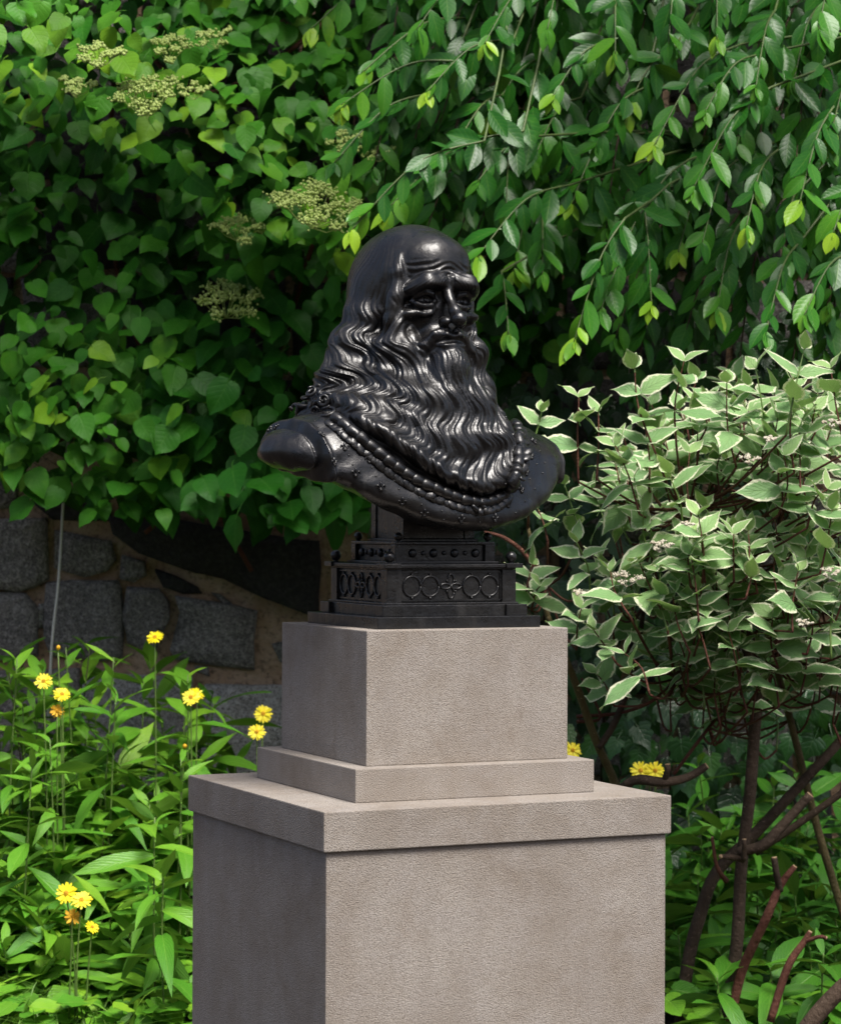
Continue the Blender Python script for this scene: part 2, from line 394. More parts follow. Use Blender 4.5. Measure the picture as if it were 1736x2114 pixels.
build_rope()
# ---------------------------------------------------------------- pedestal
PX, PY, YAW = .0038, 5.0, .4354
ZT = EYE - .2047                     # top of the upper block
def build_pedestal():
    p = thing('pedestal', (PX, PY, 0), 'square stepped pedestal of sandy beige stucco under the black bust', 'pedestal', rz=YAW)
    L = lambda z: EYE + z
    def blk(name, w, za, zb, bev=.0022):
        me = MB().box((0, 0, (za + zb)/2), (w, w, zb - za)).mesh(name, True, bev)
        bm = bmesh.new(); bm.from_mesh(me)
        bm.to_mesh(me); bm.free()
        for q in me.polygons: q.use_smooth = False
        link(name, me, M['stucco'], p)
    blk('upper_block', .4263, L(-.459), L(-.2047)); blk('plinth', .5025, L(-.5221), L(-.459)); blk('cap', .7195, L(-.5947), L(-.5221))
    blk('main_block', .7040, -.15, L(-.5947))
build_pedestal()

# ---------------------------------------------------------------- bust: implicit surface sculpted with numpy
def smin(a, b, k):
    h = np.clip(.5 + .5*(b - a)/k, 0, 1)
    return b + (a - b)*h - k*h*(1 - h)
def smax(a, b, k): return -smin(-a, -b, k)
def s_sph(p, c, r): return np.sqrt(((p - np.float32(c))**2).sum(1)) - r
def s_ell(p, c, r):
    q = (p - np.float32(c)); r = np.float32(r)
    k0 = np.sqrt(((q/r)**2).sum(1)); k1 = np.sqrt(((q/(r*r))**2).sum(1)) + 1e-6
    return k0*(k0 - 1)/k1
def s_cap(p, a, b, ra, rb=None):
    rb = ra if rb is None else rb
    a = np.float32(a); b = np.float32(b); ab = b - a
    t = np.clip(((p - a)@ab)/float(ab@ab), 0, 1)
    return np.sqrt(((p - a - t[:, None]*ab)**2).sum(1)) - (ra + (rb - ra)*t)
def s_chain(p, pts, rs, k=.01):
    d = None
    for i in range(len(pts) - 1):
        e = s_cap(p, pts[i], pts[i+1], rs[i], rs[i+1])
        d = e if d is None else smin(d, e, k)
    return d
def rotz(p, a):
    c, s = np.float32(math.cos(a)), np.float32(math.sin(a))
    return np.stack([p[:, 0]*c - p[:, 1]*s, p[:, 0]*s + p[:, 1]*c, p[:, 2]], 1)
HEAD_X, HEAD_YAW, TORSO_YAW, TORSO_X = -.0145, math.radians(4.5), math.radians(15), -.006
def to_head(p): return rotz(p - np.float32((HEAD_X, 0, 0)), -HEAD_YAW)
def to_torso(p): return rotz(p - np.float32((TORSO_X, 0, 0)), -TORSO_YAW)
def gnoise(p, f, seed=0):            # smooth value noise built from sines
    r = random.Random(seed); o = np.zeros(len(p), np.float32)
    for i in range(7):
        d = np.float32([r.gauss(0, 1) for _ in range(3)]); d *= f*r.uniform(.6, 1.5)/np.linalg.norm(d)
        o += np.sin(p@d*6.283 + r.uniform(0, 6.28))
    return o/3.2
def hem_z(x):
    a = np.abs(x); q = np.where(x < 0, 2.45, 4.4)
    return .254 + q*np.minimum(a, .17)**2 + np.where(a > .17, (a - .17)*q*.30, 0)
def d_robe(p):
    t = to_torso(p); x, y, z = t[:, 0], t[:, 1], t[:, 2]
    zc = .325
    b = .148 + .052*np.clip((.385 - z)/.18, 0, 1)
    up = np.clip(z - zc, 0, 1)/.108
    ax = np.abs(x)
    e = np.where(x > 0, 2.3 - .45*np.clip(x/.1, 0, 1), 2.3).astype(np.float32)
    kk = (np.clip(ax/.382, 0, 2)**e + (np.abs(y - .005)/b)**e + up**e + 1e-9)**(1/e)
    d = (kk - 1)*.135
    d = smin(d, s_ell(t, (0, .03, .43), (.15, .12, .07)), .05)
    cut = (.188 + 1.40*np.clip(ax - .02, 0, 1)**2*np.where(ax > .27, .27/np.maximum(ax, .01), 1)**.8 + np.clip(y + .125, 0, .3)*.62*np.clip(1.02 - (ax/.36)**2, 0, 1) - .024*np.clip((ax - .18)/.16, 0, 1) - z)*.75
    d = smax(d, cut, .030)
    for s in (-1, 1):                # sleeves set off by a seam
        xs = s*x - (.320 + .12*(z - .34) - 1.5*np.clip(z - .36, 0, 1)**2)
        g = np.exp(-(xs/.0042)**2)*.008 - .0035*np.exp(-((xs + .010)/.006)**2)
        d = d + g + .004*np.clip(xs/.006, 0, 1)
    return d
def d_face(p):
    h = to_head(p); m = h.copy(); m[:, 0] = np.abs(m[:, 0])
    d = s_ell(h, (0, .02, .674), (.103, .130, .118))
    d = smin(d, s_ell(h, (0, -.033, .603), (.081, .082, .112)), .03)
    d = smin(d, s_ell(h, (0, -.075, .715), (.062, .040, .04)), .05)
    d = smin(d, s_chain(m, [(.015, -.121, .672), (.045, -.122, .667), (.083, -.083, .647)], [.0160, .0190, .012]), .010)
    d = smin(d, s_ell(m, (.062, -.088, .606), (.026, .022, .013)), .016)
    d = smax(d, -s_ell(m, (.041, -.139, .636), (.033, .034, .024)), .008)
    d = smax(d, -s_ell(m, (.064, -.126, .573), (.020, .024, .024)), .022)
    d = smax(d, -s_sph(m, (.110, -.090, .655), .022), .03)
    d = smin(d, s_sph(m, (.041, -.0920, .634), .0182), .002)
    d = smin(d, s_chain(m, [(.021, -.110, .634), (.031, -.1138, .6458), (.043, -.1140, .6485), (.056, -.1073, .6440), (.067, -.096, .632)], [.003, .0038, .0040, .0038, .003]), .004)
    d = smin(d, s_chain(m, [(.021, -.110, .632), (.032, -.1130, .6235), (.045, -.1125, .622), (.058, -.105, .6255), (.067, -.096, .631)], [.003, .0042, .0042, .004, .003]), .004)
    d = smin(d, s_chain(m, [(.023, -.111, .618), (.034, -.1140, .6085), (.047, -.1125, .606), (.061, -.104, .611)], [.0025, .0036, .0040, .003]), .006)
    pupil = s_sph(m, (.041, -.1120, .636), .0066)
    d = smax(d, -pupil, .002)
    # nose
    n = s_chain(h, [(0, -.117, .664), (0, -.127, .640), (0, -.150, .612), (0, -.163, .597)], [.0115, .0082, .0100, .0120])
    n = smin(n, s_sph(h, (0, -.167, .594), .0145), .008)
    n = smin(n, s_ell(m, (.0175, -.140, .590), (.0098, .016, .0110)), .008)
    n = smax(n, -s_ell(m, (.0095, -.152, .579), (.0055, .009, .006)), .004)
    d = smin(d, n, .006)
    # lips
    d = smin(d, s_ell(h, (0, -.108, .548), (.050, .030, .032)), .02)
    d = smin(d, s_chain(m, [(0, -.1440, .562), (.014, -.1435, .5645), (.034, -.129, .553)], [.0060, .0062, .003]), .006)
    d = smin(d, s_chain(m, [(0, -.1465, .5455), (.017, -.1425, .546), (.033, -.129, .551)], [.0092, .0080, .003]), .006)
    d = smax(d, -s_chain(m, [(0, -.1545, .5550), (.018, -.1490, .5550), (.037, -.134, .550)], [.0050, .0047, .0036]), .004)
    # frown folds
    d = smax(d, -s_cap(m, (.008, -.136, .668), (.006, -.135, .680), .004, .002), .006)
    return d
def d_hair(p):
    h = to_head(p); m = h.copy(); m[:, 0] = np.abs(m[:, 0])
    x, y, z = h[:, 0], h[:, 1], h[:, 2]; ax = np.abs(x)
    cap = s_ell(h, (0, .026, .672), (.119, .146, .1225))
    yb = -.052 - .55*np.clip(ax - .02, 0, 1) 
    yb = np.where(x > 0, yb + .055*np.clip((.75 - z)/.06, 0, 1), yb - .012*np.clip((.72 - z)/.05, 0, 1))
    d = smax(cap, (yb - y), .010)
    L = [(-.076, -.072, .722), (-.088, -.080, .685), (-.093, -.082, .640), (-.095, -.080, .590), (-.099, -.072, .540), (-.112, -.060, .490)]
    d = smin(d, s_chain(h, L, [.003, .008, .013, .019, .026, .034]), .018)
    R = [(.084, -.030, .680), (.088, -.036, .640), (.090, -.044, .590), (.094, -.050, .540), (.100, -.045, .490)]
    d = smin(d, s_chain(h, R, [.010, .012, .016, .024, .030]), .015)
    B = [(-.082, .020, .660), (-.098, .018, .600), (-.118, .015, .545), (-.148, .010, .490), (-.190, .008, .448)]
    d = smin(d, s_chain(h, B, [.046, .050, .056, .056, .040]), .03)
    C = [(.080, .030, .660), (.088, .030, .600), (.100, .030, .545), (.104, .030, .490), (.120, .030, .455)]
    d = smin(d, s_chain(h, C, [.040, .044, .046, .042, .030]), .03)
    d = smin(d, s_cap(h, (0, .075, .64), (0, .085, .44), .085, .10), .04)
    return d
def d_beard(p):
    h = to_head(p); m = h.copy(); m[:, 0] = np.abs(m[:, 0]); t = to_torso(p)
    d = s_chain(m, [(.072, -.072, .575), (.070, -.080, .530), (.070, -.072, .465)], [.024, .034, .048], .02)
    d = smin(d, s_ell(h, (0, -.112, .502), (.047, .060, .051)), .014)
    d = smax(d, -s_ell(m, (.100, -.118, .468), (.042, .030, .022)), .03)
    d = smin(d, s_chain(h, [(0, -.050, .500), (0, -.062, .435), (0.012, -.078, .37)], [.055, .088, .108]), .03)
    d = smin(d, s_chain(m, [(.006, -.141, .576), (.030, -.131, .566), (.050, -.114, .540), (.055, -.110, .500)], [.0042, .0072, .0105, .012]), .006)
    d = smin(d, s_ell(t, (-.050, -.012, .425), (.165, .150, .070)), .05)
    r = d_robe(p) - .027
    hem = (hem_z(t[:, 0]) - t[:, 2])*.7
    w = smax(smax(r, hem, .022), t[:, 1] - .10, .02)
    w = smax(w, np.where(t[:, 0] < 0, -t[:, 0] - .245, (t[:, 0] - .118 - .35*np.clip(.44 - t[:, 2], 0, .11))*.9), .02)
    d = smin(d, w, .045)
    return smax(d, hem, .020)
def d_all(p):
    return smin(smin(smin(d_face(p), d_hair(p), .006), d_beard(p), .008), d_robe(p), .005)
def surface_nets(fn, lo, hi, step):
    lo = np.array(lo, np.float32); n = np.ceil((np.array(hi) - lo)/step).astype(int)
    K = 4; nc = n//K + 2
    cx = [lo[i] + (np.arange(nc[i])*K + K/2)*step for i in range(3)]
    G = np.stack(np.meshgrid(*cx, indexing='ij'), -1).reshape(-1, 3).astype(np.float32)
    dc = fn(G).reshape(nc)
    near = np.abs(dc) < step*K*1.7
    N = nc*K
    V = np.repeat(np.repeat(np.repeat(np.where(dc > 0, np.float32(1), np.float32(-1)), K, 0), K, 1), K, 2)
    bi = np.argwhere(near)
    off = np.stack(np.meshgrid(*[np.arange(K)]*3, indexing='ij'), -1).reshape(-1, 3)
    for s in range(0, len(bi), 6000):
        I = (bi[s:s+6000, None, :]*K + off[None]).reshape(-1, 3)
        V[I[:, 0], I[:, 1], I[:, 2]] = fn((lo + I*np.float32(step)).astype(np.float32))
    S = V > 0
    cell = np.zeros(np.array(N) - 1, np.int8)
    for a in (0, 1):
        for b in (0, 1):
            for c in (0, 1): cell += S[a:N[0]-1+a, b:N[1]-1+b, c:N[2]-1+c]
    ci = np.argwhere((cell > 0) & (cell < 8))
    vid = np.full(cell.shape, -1, np.int32); vid[ci[:, 0], ci[:, 1], ci[:, 2]] = np.arange(len(ci))
    acc = np.zeros((len(ci), 3)); cnt = np.zeros(len(ci))
    cor = [(a, b, c) for a in (0, 1) for b in (0, 1) for c in (0, 1)]
    for i, A in enumerate(cor):
        for B in cor[i+1:]:
            if sum(abs(A[k] - B[k]) for k in range(3)) != 1: continue
            va = V[ci[:, 0]+A[0], ci[:, 1]+A[1], ci[:, 2]+A[2]]; vb = V[ci[:, 0]+B[0], ci[:, 1]+B[1], ci[:, 2]+B[2]]
            m = (va > 0) != (vb > 0); t = np.where(m, va/np.where(m, va - vb, 1), 0)
            acc += np.where(m[:, None], np.array(A) + t[:, None]*(np.array(B) - np.array(A)), 0); cnt += m
    verts = lo + (ci + acc/cnt[:, None])*step
    quads = []
    for ax in range(3):
        u, v = [k for k in range(3) if k != ax]
        sl0 = [slice(1, N[k]-1) for k in range(3)]; sl1 = list(sl0)
        sl0[ax] = slice(0, N[ax]-1); sl1[ax] = slice(1, N[ax])
        a = S[tuple(sl0)]; b = S[tuple(sl1)]
        e = np.argwhere(a != b); flip = a[e[:, 0], e[:, 1], e[:, 2]]
        base = e.copy(); base[:, u] += 1; base[:, v] += 1
        def cv(du, dv):
            q = base.copy(); q[:, u] -= du; q[:, v] -= dv
            return vid[q[:, 0], q[:, 1], q[:, 2]]
        Q = np.stack([cv(1, 1), cv(0, 1), cv(0, 0), cv(1, 0)], 1)
        w = flip if ax != 1 else ~flip
        Q[w] = Q[w][:, ::-1]
        quads.append(Q)
    Q = np.concatenate(quads); Q = Q[(Q >= 0).all(1)]
    return verts.astype(np.float32), Q
def vert_normals(V, Q):
    n = np.cross(V[Q[:, 2]] - V[Q[:, 0]], V[Q[:, 3]] - V[Q[:, 1]])
    N = np.zeros_like(V)
    for k in range(4):
        for c in range(3): N[:, c] += np.bincount(Q[:, k], n[:, c], len(V))
    return N/(np.linalg.norm(N, axis=1, keepdims=True) + 1e-9)
def ridge(ph, sharp=1.0):            # rounded strands with narrow grooves between
    return np.abs(np.sin(ph*.5))**sharp - .62
def sculpt_bust(step):
    V, Q = surface_nets(d_all, (-.40, -.26, .14), (.40, .26, .82), step)
    N = vert_normals(V, Q)
    f, h, b, r = d_face(V), d_hair(V), d_beard(V), d_robe(V)
    hairy = np.minimum(h, b)
    lab = np.where(r < np.minimum(hairy, f) - .001, 3, np.where(f < hairy - .0005, 0, np.where(h < b, 1, 2)))
    H = to_head(V); T = to_torso(V); z = V[:, 2]
    sm = lambda e0, e1, x: np.clip((x - e0)/(e1 - e0), 0, 1)
    # flow coordinates: around the head / fanning down the chest
    th = np.arctan2(H[:, 0], -(H[:, 1] - .03))
    fan = np.arctan2(T[:, 0] - .012*sm(.5, .3, z), -(T[:, 1] - .02))
    rad = np.hypot(H[:, 0], H[:, 1] - .03)
    lat = th*.125
    latb = fan*.17
    k = sm(.55, .47, z)
    L = lat*(1 - k) + latb*k
    hz = hem_z(T[:, 0])
    t = np.where(lab == 2, (z - hz*.75), z)        # down the strand
    t = z - .95*k*(hz - .30)*sm(.55, .40, z)
    n1 = gnoise(V, 6, 3); n2 = gnoise(V, 14, 5); n3 = gnoise(V, 30, 8)
    lam = .078
    ph = t/lam*6.283 + .9*n1 + .4*np.sin(L*38) + L*1.5
    amp = .0088*sm(.68, .58, z)*(1 + .2*n2)
    s = L + amp*np.sin(ph) + .004*n1 + .0015*n3
    low = sm(.675, .575, z)
    locks = ridge(6.283*s/.031 + 1.0*n1, .75)*.0062 + ridge(6.283*s/.0118 + 1.0*n1, .8)*.0030*(1 + .5*n2) + ridge(6.283*s/.0062 + n1, 1)*.0008
    band = .0042*np.sin(ph + 1.2 + .4*n2)
    low = np.maximum(low, .55*sm(.745, .70, z)*sm(.072, .084, np.abs(H[:, 0]))*sm(-.03, -.06, H[:, 1]))
    dh = low*(locks + band) + (1 - low)*(.0009*ridge(6.283*(th + .12*n1)/.11, 1)*sm(.79, .72, z) + .0005*n2)
    # chin tuft and moustache: finer, straighter strands
    chin = np.exp(-(((H[:, 0])/.060)**2 + ((H[:, 1] + .13)/.06)**2 + ((z - .52)/.055)**2))
    sf = H[:, 0]*(1 + (.56 - z)*3) + .002*np.sin(z*140 + n1) + .0008*n3
    df = ridge(6.283*sf/.0095 + 1.5*n2, .8)*.0024 + ridge(6.283*sf/.0042, 1)*.0008
    dh = dh*(1 - chin) + df*chin
    D = np.zeros(len(V), np.float32)
    hm = (lab == 1) | (lab == 2)
    # fade the relief in from the edge of the face and of the robe
    edge = np.clip(np.minimum(np.abs(hairy - f), np.abs(hairy - r))/.012, 0.25, 1)
    D[hm] = (dh*edge)[hm]
    x, y = H[:, 0], H[:, 1]
    fm = lab == 0
    wr = sm(.676, .684, z)*sm(.716, .700, z)*sm(-.07, -.09, y)
    face = .0010*wr*np.sin((z - .010*np.cos(x*55))*6.283/.0125 + 1.6*n2)*np.clip(.6 + .7*n1, 0, 1.2) + .0007*n2*sm(.66, .70, z) + .0004*n3
    # eyebrow hairs
    by = np.exp(-((z - (.669 - .26*np.clip(np.abs(x) - .02, 0, 1)))/.0085)**2)*(np.abs(x) < .088)*(np.abs(x) > .010)*(y < -.07)
    face += by*(.0022 + .0016*ridge(6.283*(np.abs(x)*1.0 + (z - .65)*1.1)/.007 + n3, 1))
    # crow's feet
    cf = np.exp(-((np.abs(x) - .078)/.012)**2 - ((z - .628)/.016)**2)
    face += cf*.0012*np.sin((z - .3*np.abs(x))*6.283/.008)
    D[fm] = face[fm]
    rm = lab == 3
    D[rm] = (.0016*gnoise(V, 9, 21) + .0012*gnoise(V, 18, 22) + .0003*n3)[rm]
    V2 = V + N*D[:, None]
    return V2, Q, lab, vert_normals(V2, Q)

# ---------------------------------------------------------------- the bust and its metal base
def build_bust():
    B = thing('bust', (PX, PY, ZT), 'black bronze bust of a long bearded old man in a studded robe', 'bust', rz=YAW)
    V, Q, lab, N = sculpt_bust(.0019)
    ql = np.sort(lab[Q], axis=1)[:, 1]
    bz = M['bronze']; figs = {}
    for k, nm in ((0, 'head'), (1, 'hair'), (2, 'beard'), (3, 'robe')):
        q = Q[ql == k]; used, inv = np.unique(q, return_inverse=True)
        me = quadmesh(nm, V[used], inv.reshape(q.shape)); me.normals_split_custom_set_from_vertices(N[used].tolist())
        figs[k] = link(nm, me, bz, B)
    bvh = BVHTree.FromPolygons([tuple(v) for v in V.tolist()], Q.tolist())
    W = Matrix.Translation((PX, PY, ZT))@Matrix.Rotation(YAW, 4, 'Z'); WI = W.inverted()
    def hit(px, py):
        o = WI@CL; d = (WI.to_3x3()@ray(px, py)).normalized(); return bvh.ray_cast(o, d)[:2]
    def frame(c, n, up=Vector((0, 0, 1))):
        x = up.cross(n).normalized(); y = n.cross(x)
        return Matrix.Translation(c)@Matrix((x, y, n)).transposed().to_4x4()
    # lilies and studs on the robe
    fl = MB()
    fl.ball((0, .0045, .0005), (.0022, .0062, .0022), 6, 5)
    for s in (-1, 1):
        fl.tube(spline([(s*.0015, -.002, .001), (s*.0040, .0025, .0016), (s*.0066, .0030, .0014), (s*.0072, -.0002, .001)], 3), .0013, 5)
        fl.tube([(0, -.002, .001), (s*.003, -.0055, .001)], .0011, 5)
    fl.tube([(-.0042, -.002, .0014), (.0042, -.002, .0014)], .0012, 5); fl.tube([(0, -.002, .0012), (0, -.0072, .0008)], .0013, 5)
    fm = fl.mesh('lily_emblem')
    Z = lambda u, v: (500 + u*.4, 431 + v*.4)
    for u, v in [(410, 1165), (530, 1230), (475, 1310), (585, 1365), (655, 1295), (715, 1437), (825, 1515), (940, 1575), (1130, 1605), (1305, 1600), (1370, 1525), (1440, 1450), (1465, 1360), (1490, 1275), (1505, 1200)]:
        c, n = hit(*Z(u, v))
        if c: link('lily_emblem', fm, bz, figs[3], frame(c, n)@Matrix.Scale(1.15, 4))
    sm_ = MB().ball((0, 0, 0), (.0022, .0022, .0019), 7, 5).mesh('stud')
    for u, v in [(375, 1095), (390, 1125), (432, 1213), (450, 1255), (550, 1272), (570, 1320), (670, 1335), (690, 1380), (785, 1405), (808, 1447), (915, 1490), (925, 1527), (1030, 1560), (1040, 1605), (1225, 1620), (1410, 1570), (1460, 1510), (1510, 1445), (1550, 1365), (1485, 1395), (1560, 1310), (1520, 1318), (1535, 1250), (500, 1180), (620, 1240)]:
        c, n = hit(*Z(u, v))
        if c: link('stud', sm_, bz, figs[3], frame(c, n))
    # embroidery on the shoulders
    for u0, v0, du, dv in ((150, 1128, 24, -10), (1400, 1100, 24, 20)):
        for i in range(9):
            c, n = hit(*Z(u0 + (i % 5 - 2)*du*.8 + random.uniform(-5, 5), v0 + (i//5)*10 + (i % 5 - 2)*dv*.6))
            if c: link('stud', sm_, bz, figs[3], frame(c, n)@Matrix.Scale(random.uniform(1., 1.7), 4))
    # plaited collar below the beard
    roll = MB()
    rs = []; pts = []
    for i in range(9):
        a = i/8; pts.append((0, (a - .5)*.032, .002*math.sin(a*math.pi))); rs.append([.0070, .0116, .0124, .0121, .0117, .0112, .0106, .0100, .0060][i])
    roll.tube(pts, rs, 10); rm = roll.mesh('collar_roll')
    leaf = MB().ball((0, 0, 0), (.0150, .0110, .0048), 9, 6).mesh('collar_leaf')
    Zc = lambda u, v: (500 + u*.4221, 430.5 + v*.4221)
    path = spline([Vector((u, v, 0)) for u, v in [(470, 1045), (560, 1120), (660, 1195), (760, 1275), (860, 1338), (960, 1385), (1060, 1422), (1160, 1440), (1235, 1420), (1290, 1370), (1330, 1290), (1350, 1210), (1352, 1130), (1330, 1060)]], 24)
    prev = None; row = []
    for q in path:
        c, n = hit(*Zc(q.x, q.y))
        if c is None: continue
        c = c + n*.004
        if prev is None or (c - prev).length > .0215: row.append((c, n)); prev = c
    for i, (c, n) in enumerate(row):
        t = (row[min(i+1, len(row)-1)][0] - row[max(i-1, 0)][0]).normalized()
        if abs((c - Vector((0, 0, c.z))).length) < .0: continue
        zz = n; yy = (t - n*t.dot(n)).normalized(); xx = yy.cross(zz)
        m = Matrix.Translation(c)@Matrix((xx, yy, zz)).transposed().to_4x4()@Matrix.Rotation(random.uniform(-.12, .12), 4, 'Z')
        link('collar_roll', rm, bz, B, m)
        dn = -xx if xx.z > 0 else xx
        for k in (-.3, .35):
            p, nn = c + dn*.0150 + yy*.022*k - n*.003, n
            link('collar_leaf', leaf, bz, B, Matrix.Translation(p)@Matrix((yy, zz.cross(yy), zz)).transposed().to_4x4()@Matrix.Rotation(random.uniform(-.6, .2), 4, 'Z')@Matrix.Rotation(random.uniform(-.4, .4), 4, 'Y'))
    # knot at the front of the collar
    c, n = hit(*Z(1215, 1530)); kn = MB()
    ring = lambda cx, cy, rx, ry, rr, a0=0: kn.tube([(cx + rx*math.cos(a0 + 2*math.pi*i/14), cy + ry*math.sin(a0 + 2*math.pi*i/14), .006 + .003*math.sin(4*math.pi*i/14)) for i in range(15)], rr, 7)
    ring(-.010, 0, .011, .013, .0050); ring(.012, .002, .011, .011, .0048); ring(0, .014, .009, .009, .0045); kn.ball((.001, .001, .010), .008, 10, 8); kn.ball((-.004, -.016, .006), (.007, .010, .006), 8, 6); kn.ball((.010, -.013, .006), (.007, .009, .006), 8, 6)
    kn.build('collar_knot', bz, B, mtx=frame(c, n))
    # shoulder curls at the ends of the hair
    for u, v, r in [(370, 960, .017), (330, 1000, .015), (400, 1030, .016), (450, 1060, .017), (290, 1030, .012), (430, 990, .016)]:
        c, n = hit(*Z(u, v))
        if not c: continue
        q = MB(); a0 = random.uniform(0, 6)
        sp = [(r*(1 - i/26)*math.cos(a0 + i*.55), r*(1 - i/26)*math.sin(a0 + i*.55), .0012*i - .004) for i in range(20)]
        q.tube(sp, [.0052*(1 - i/34) for i in range(20)], 7); q.build('curl', bz, figs[1], mtx=frame(c, n))
    # ---- base
    bs = MB()
    def bx(w, a, b): bs.box((0, 0, (a + b)/2), (w, w, b - a))
    bx(.347, 0, .0225); bx(.294, .0225, .0440); bx(.283, .0440, .0485); bx(.262, .0485, .112); bx(.276, .112, .1155); bx(.288, .1155, .1222); bx(.2265, .1222, .1275)
    bx(.200, .1275, .160); bx(.2135, .160, .1655); bx(.165, .1655, .171); bx(.149, .171, .30)
    for sx in (-1, 1):
        for sy in (-1, 1):
            bs.box((sx*.1230, sy*.1230, .0795), (.030, .030, .0645)); bs.box((sx*.0965, sy*.0965, .1435), (.022, .022, .0330)); bs.box((sx*.132, sy*.132, .0335), (.045, .045, .0215))
            bs.box((sx*.1305, sy*.1305, .1195), (.036, .036, .0090))
            bs.box((sx*.066, sy*.066, .235), (.022, .022, .128))
    me = bs.mesh('base', True, .0012)
    for q in me.polygons: q.use_smooth = False
    base = link('base', me, bz, B)
    fin = MB().ball((0, 0, .0125), .0112, 12, 9); fin.tube([(0, 0, 0), (0, 0, .004)], [.006, .004], 8); fmsh = fin.mesh('ball_finial')
    for w, z, s in ((.1305, .1240, 1), (.0965, .1655, .78)):
        for sx in (-1, 1):
            for sy in (-1, 1): link('ball_finial', fmsh, bz, base, Matrix.Translation((sx*w, sy*w, z))@Matrix.Scale(s, 4))
    # rope ornament
    def ropering(cx, cz, rx, rz, rr, n=30, a0=0, a1=2*math.pi):
        m = MB(); P = [(cx + rx*math.cos(a0 + (a1 - a0)*i/n), 0, cz + rz*math.sin(a0 + (a1 - a0)*i/n)) for i in range(n + 1)]
        m.tube(P, [rr*(1 + .22*(i % 2)) for i in range(n + 1)], 6); return m
    r1 = ropering(0, 0, .0185, .0195, .0021).mesh('rope_ring')
    kn = MB()
    for cx, cz, rx, rz in ((0, .0125, .0060, .0110), (0, -.0125, .0060, .0110), (.0115, 0, .0100, .0050), (-.0115, 0, .0100, .0050)):
        m = ropering(cx, cz, rx, rz, .0020, 22); kn.add(m.v, m.f)
    for cx, cz in ((.009, .010), (-.009, .010), (.009, -.010), (-.009, -.010), (0, 0)): kn.ball((cx, -.001, cz), .0026, 7, 5)
    knm = kn.mesh('rope_knot'); bead = MB().ball((0, 0, 0), .0031, 8, 6).mesh('bead'); big = MB().ball((0, 0, 0), (.0088, .0060, .0088), 10, 8).mesh('boss')
    rail = MB()
    for z in (.0530, .1070): rail.box((0, -.0010, z), (.214, .004, .0028))
    for x in (-.1065, .1065): rail.box((x, -.0010, .080), (.0028, .004, .0512))
    rlm = rail.mesh('panel_frame', False)
    for k in range(4):
        F = Matrix.Rotation(k*math.pi/2, 4, 'Z')@Matrix.Translation((0, -.1310, 0))
        link('panel_frame', rlm, bz, base, F)
        for x in (-.083, -.0445, .0445, .083):
            link('rope_ring', r1, bz, base, F@Matrix.Translation((x, -.0012, .080)))
            for dz in (.0228, -.0228): link('bead', bead, bz, base, F@Matrix.Translation((x, -.0012, .080 + dz)))
        link('rope_knot', knm, bz, base, F@Matrix.Translation((0, -.0012, .080)))
        F2 = Matrix.Rotation(k*math.pi/2, 4, 'Z')@Matrix.Translation((0, -.1000, .1435))
        for i in range(7): link('boss', big, bz, base, F2@Matrix.Translation(((i - 3)*.0225, -.001, 0))@Matrix.Scale(1 if i % 2 == 0 else .52, 4))
build_bust()

# ---------------------------------------------------------------- leaves
PROF = {
 'heart': [(0, .10), (.03, .62), (.12, .92), (.28, 1.0), (.45, .93), (.62, .72), (.78, .45), (.90, .18), (1, .015)],
 'ellipse': [(0, .06), (.08, .40), (.22, .78), (.42, 1.0), (.60, .96), (.76, .72), (.88, .40), (.95, .16), (1, .015)],
 'ovate': [(0, .06), (.07, .48), (.20, .86), (.38, 1.0), (.55, .86), (.70, .56), (.83, .27), (.93, .10), (1, .015)],
 'lance': [(0, .14), (.10, .48), (.28, .86), (.45, 1.0), (.62, .86), (.78, .56), (.90, .26), (1, .015)],
 'ivy': [(0, .25), (.05, .80), (.16, .98), (.26, .72), (.36, .86), (.44, .80), (.56, .46), (.75, .24), (.90, .09), (1, .01)],
 'round': [(0, .2), (.05, .7), (.2, 1.), (.4, 1.04), (.6, .95), (.8, .68), (.93, .33), (1, .05)]}
def leaf_arrays(kind, wl, rows, half, fold, curl, wave, serr, notch, seed, pet):
    r = random.Random(seed); pv = [p[0] for p in PROF[kind]]; pw = [p[1] for p in PROF[kind]]
    if rows >= len(pv) - 1: vs_ = sorted(set(pv))
    else: vs_ = [i/rows for i in range(rows + 1)]; vs_[0] = 0; vs_.insert(1, pv[1] + .02) if kind in ('heart', 'ivy', 'round') else None
    V, UV, Q = [], [], []; na = 2*half + 1; ph = r.uniform(0, 6); side = r.uniform(-.10, .10)
    for v in vs_:
        w = float(np.interp(v, pv, pw))*wl/2
        for j in range(na):
            u = (j - half)/half; e = 1 + (serr*r.uniform(-1, 1) if abs(u) == 1 else 0)
            x = u*w*e; y = v - notch*abs(u)**1.5*max(0, 1 - v*3.2) + serr*.4*r.uniform(-1, 1)*(abs(u) == 1)
            z = fold*abs(x) - curl*v*v + wave*math.sin(v*9 + ph + u*1.7)*abs(u)*wl*.5 - .35*fold*abs(x)**2/(wl*.5)
            V.append((x + side*v*v, y, z)); UV.append((.5 + .5*u, v))
    for i in range(len(vs_)-1):
        for j in range(na-1): Q.append((i*na + j, i*na + j + 1, (i+1)*na + j + 1, (i+1)*na + j))
    if pet:
        o = len(V); t = .012
        for k in range(3):
            a = k/2; V += [(-t, -pet*(1 - a), -.25*pet*(1 - a)**2*1.5), (t, -pet*(1 - a), -.25*pet*(1 - a)**2*1.5 + t)]; UV += [(.5, 0), (.5, 0)]
        Q += [(o, o+1, o+3, o+2), (o+2, o+3, o+5, o+4)]
    return np.float32(V), np.int32(Q), np.float32(UV)
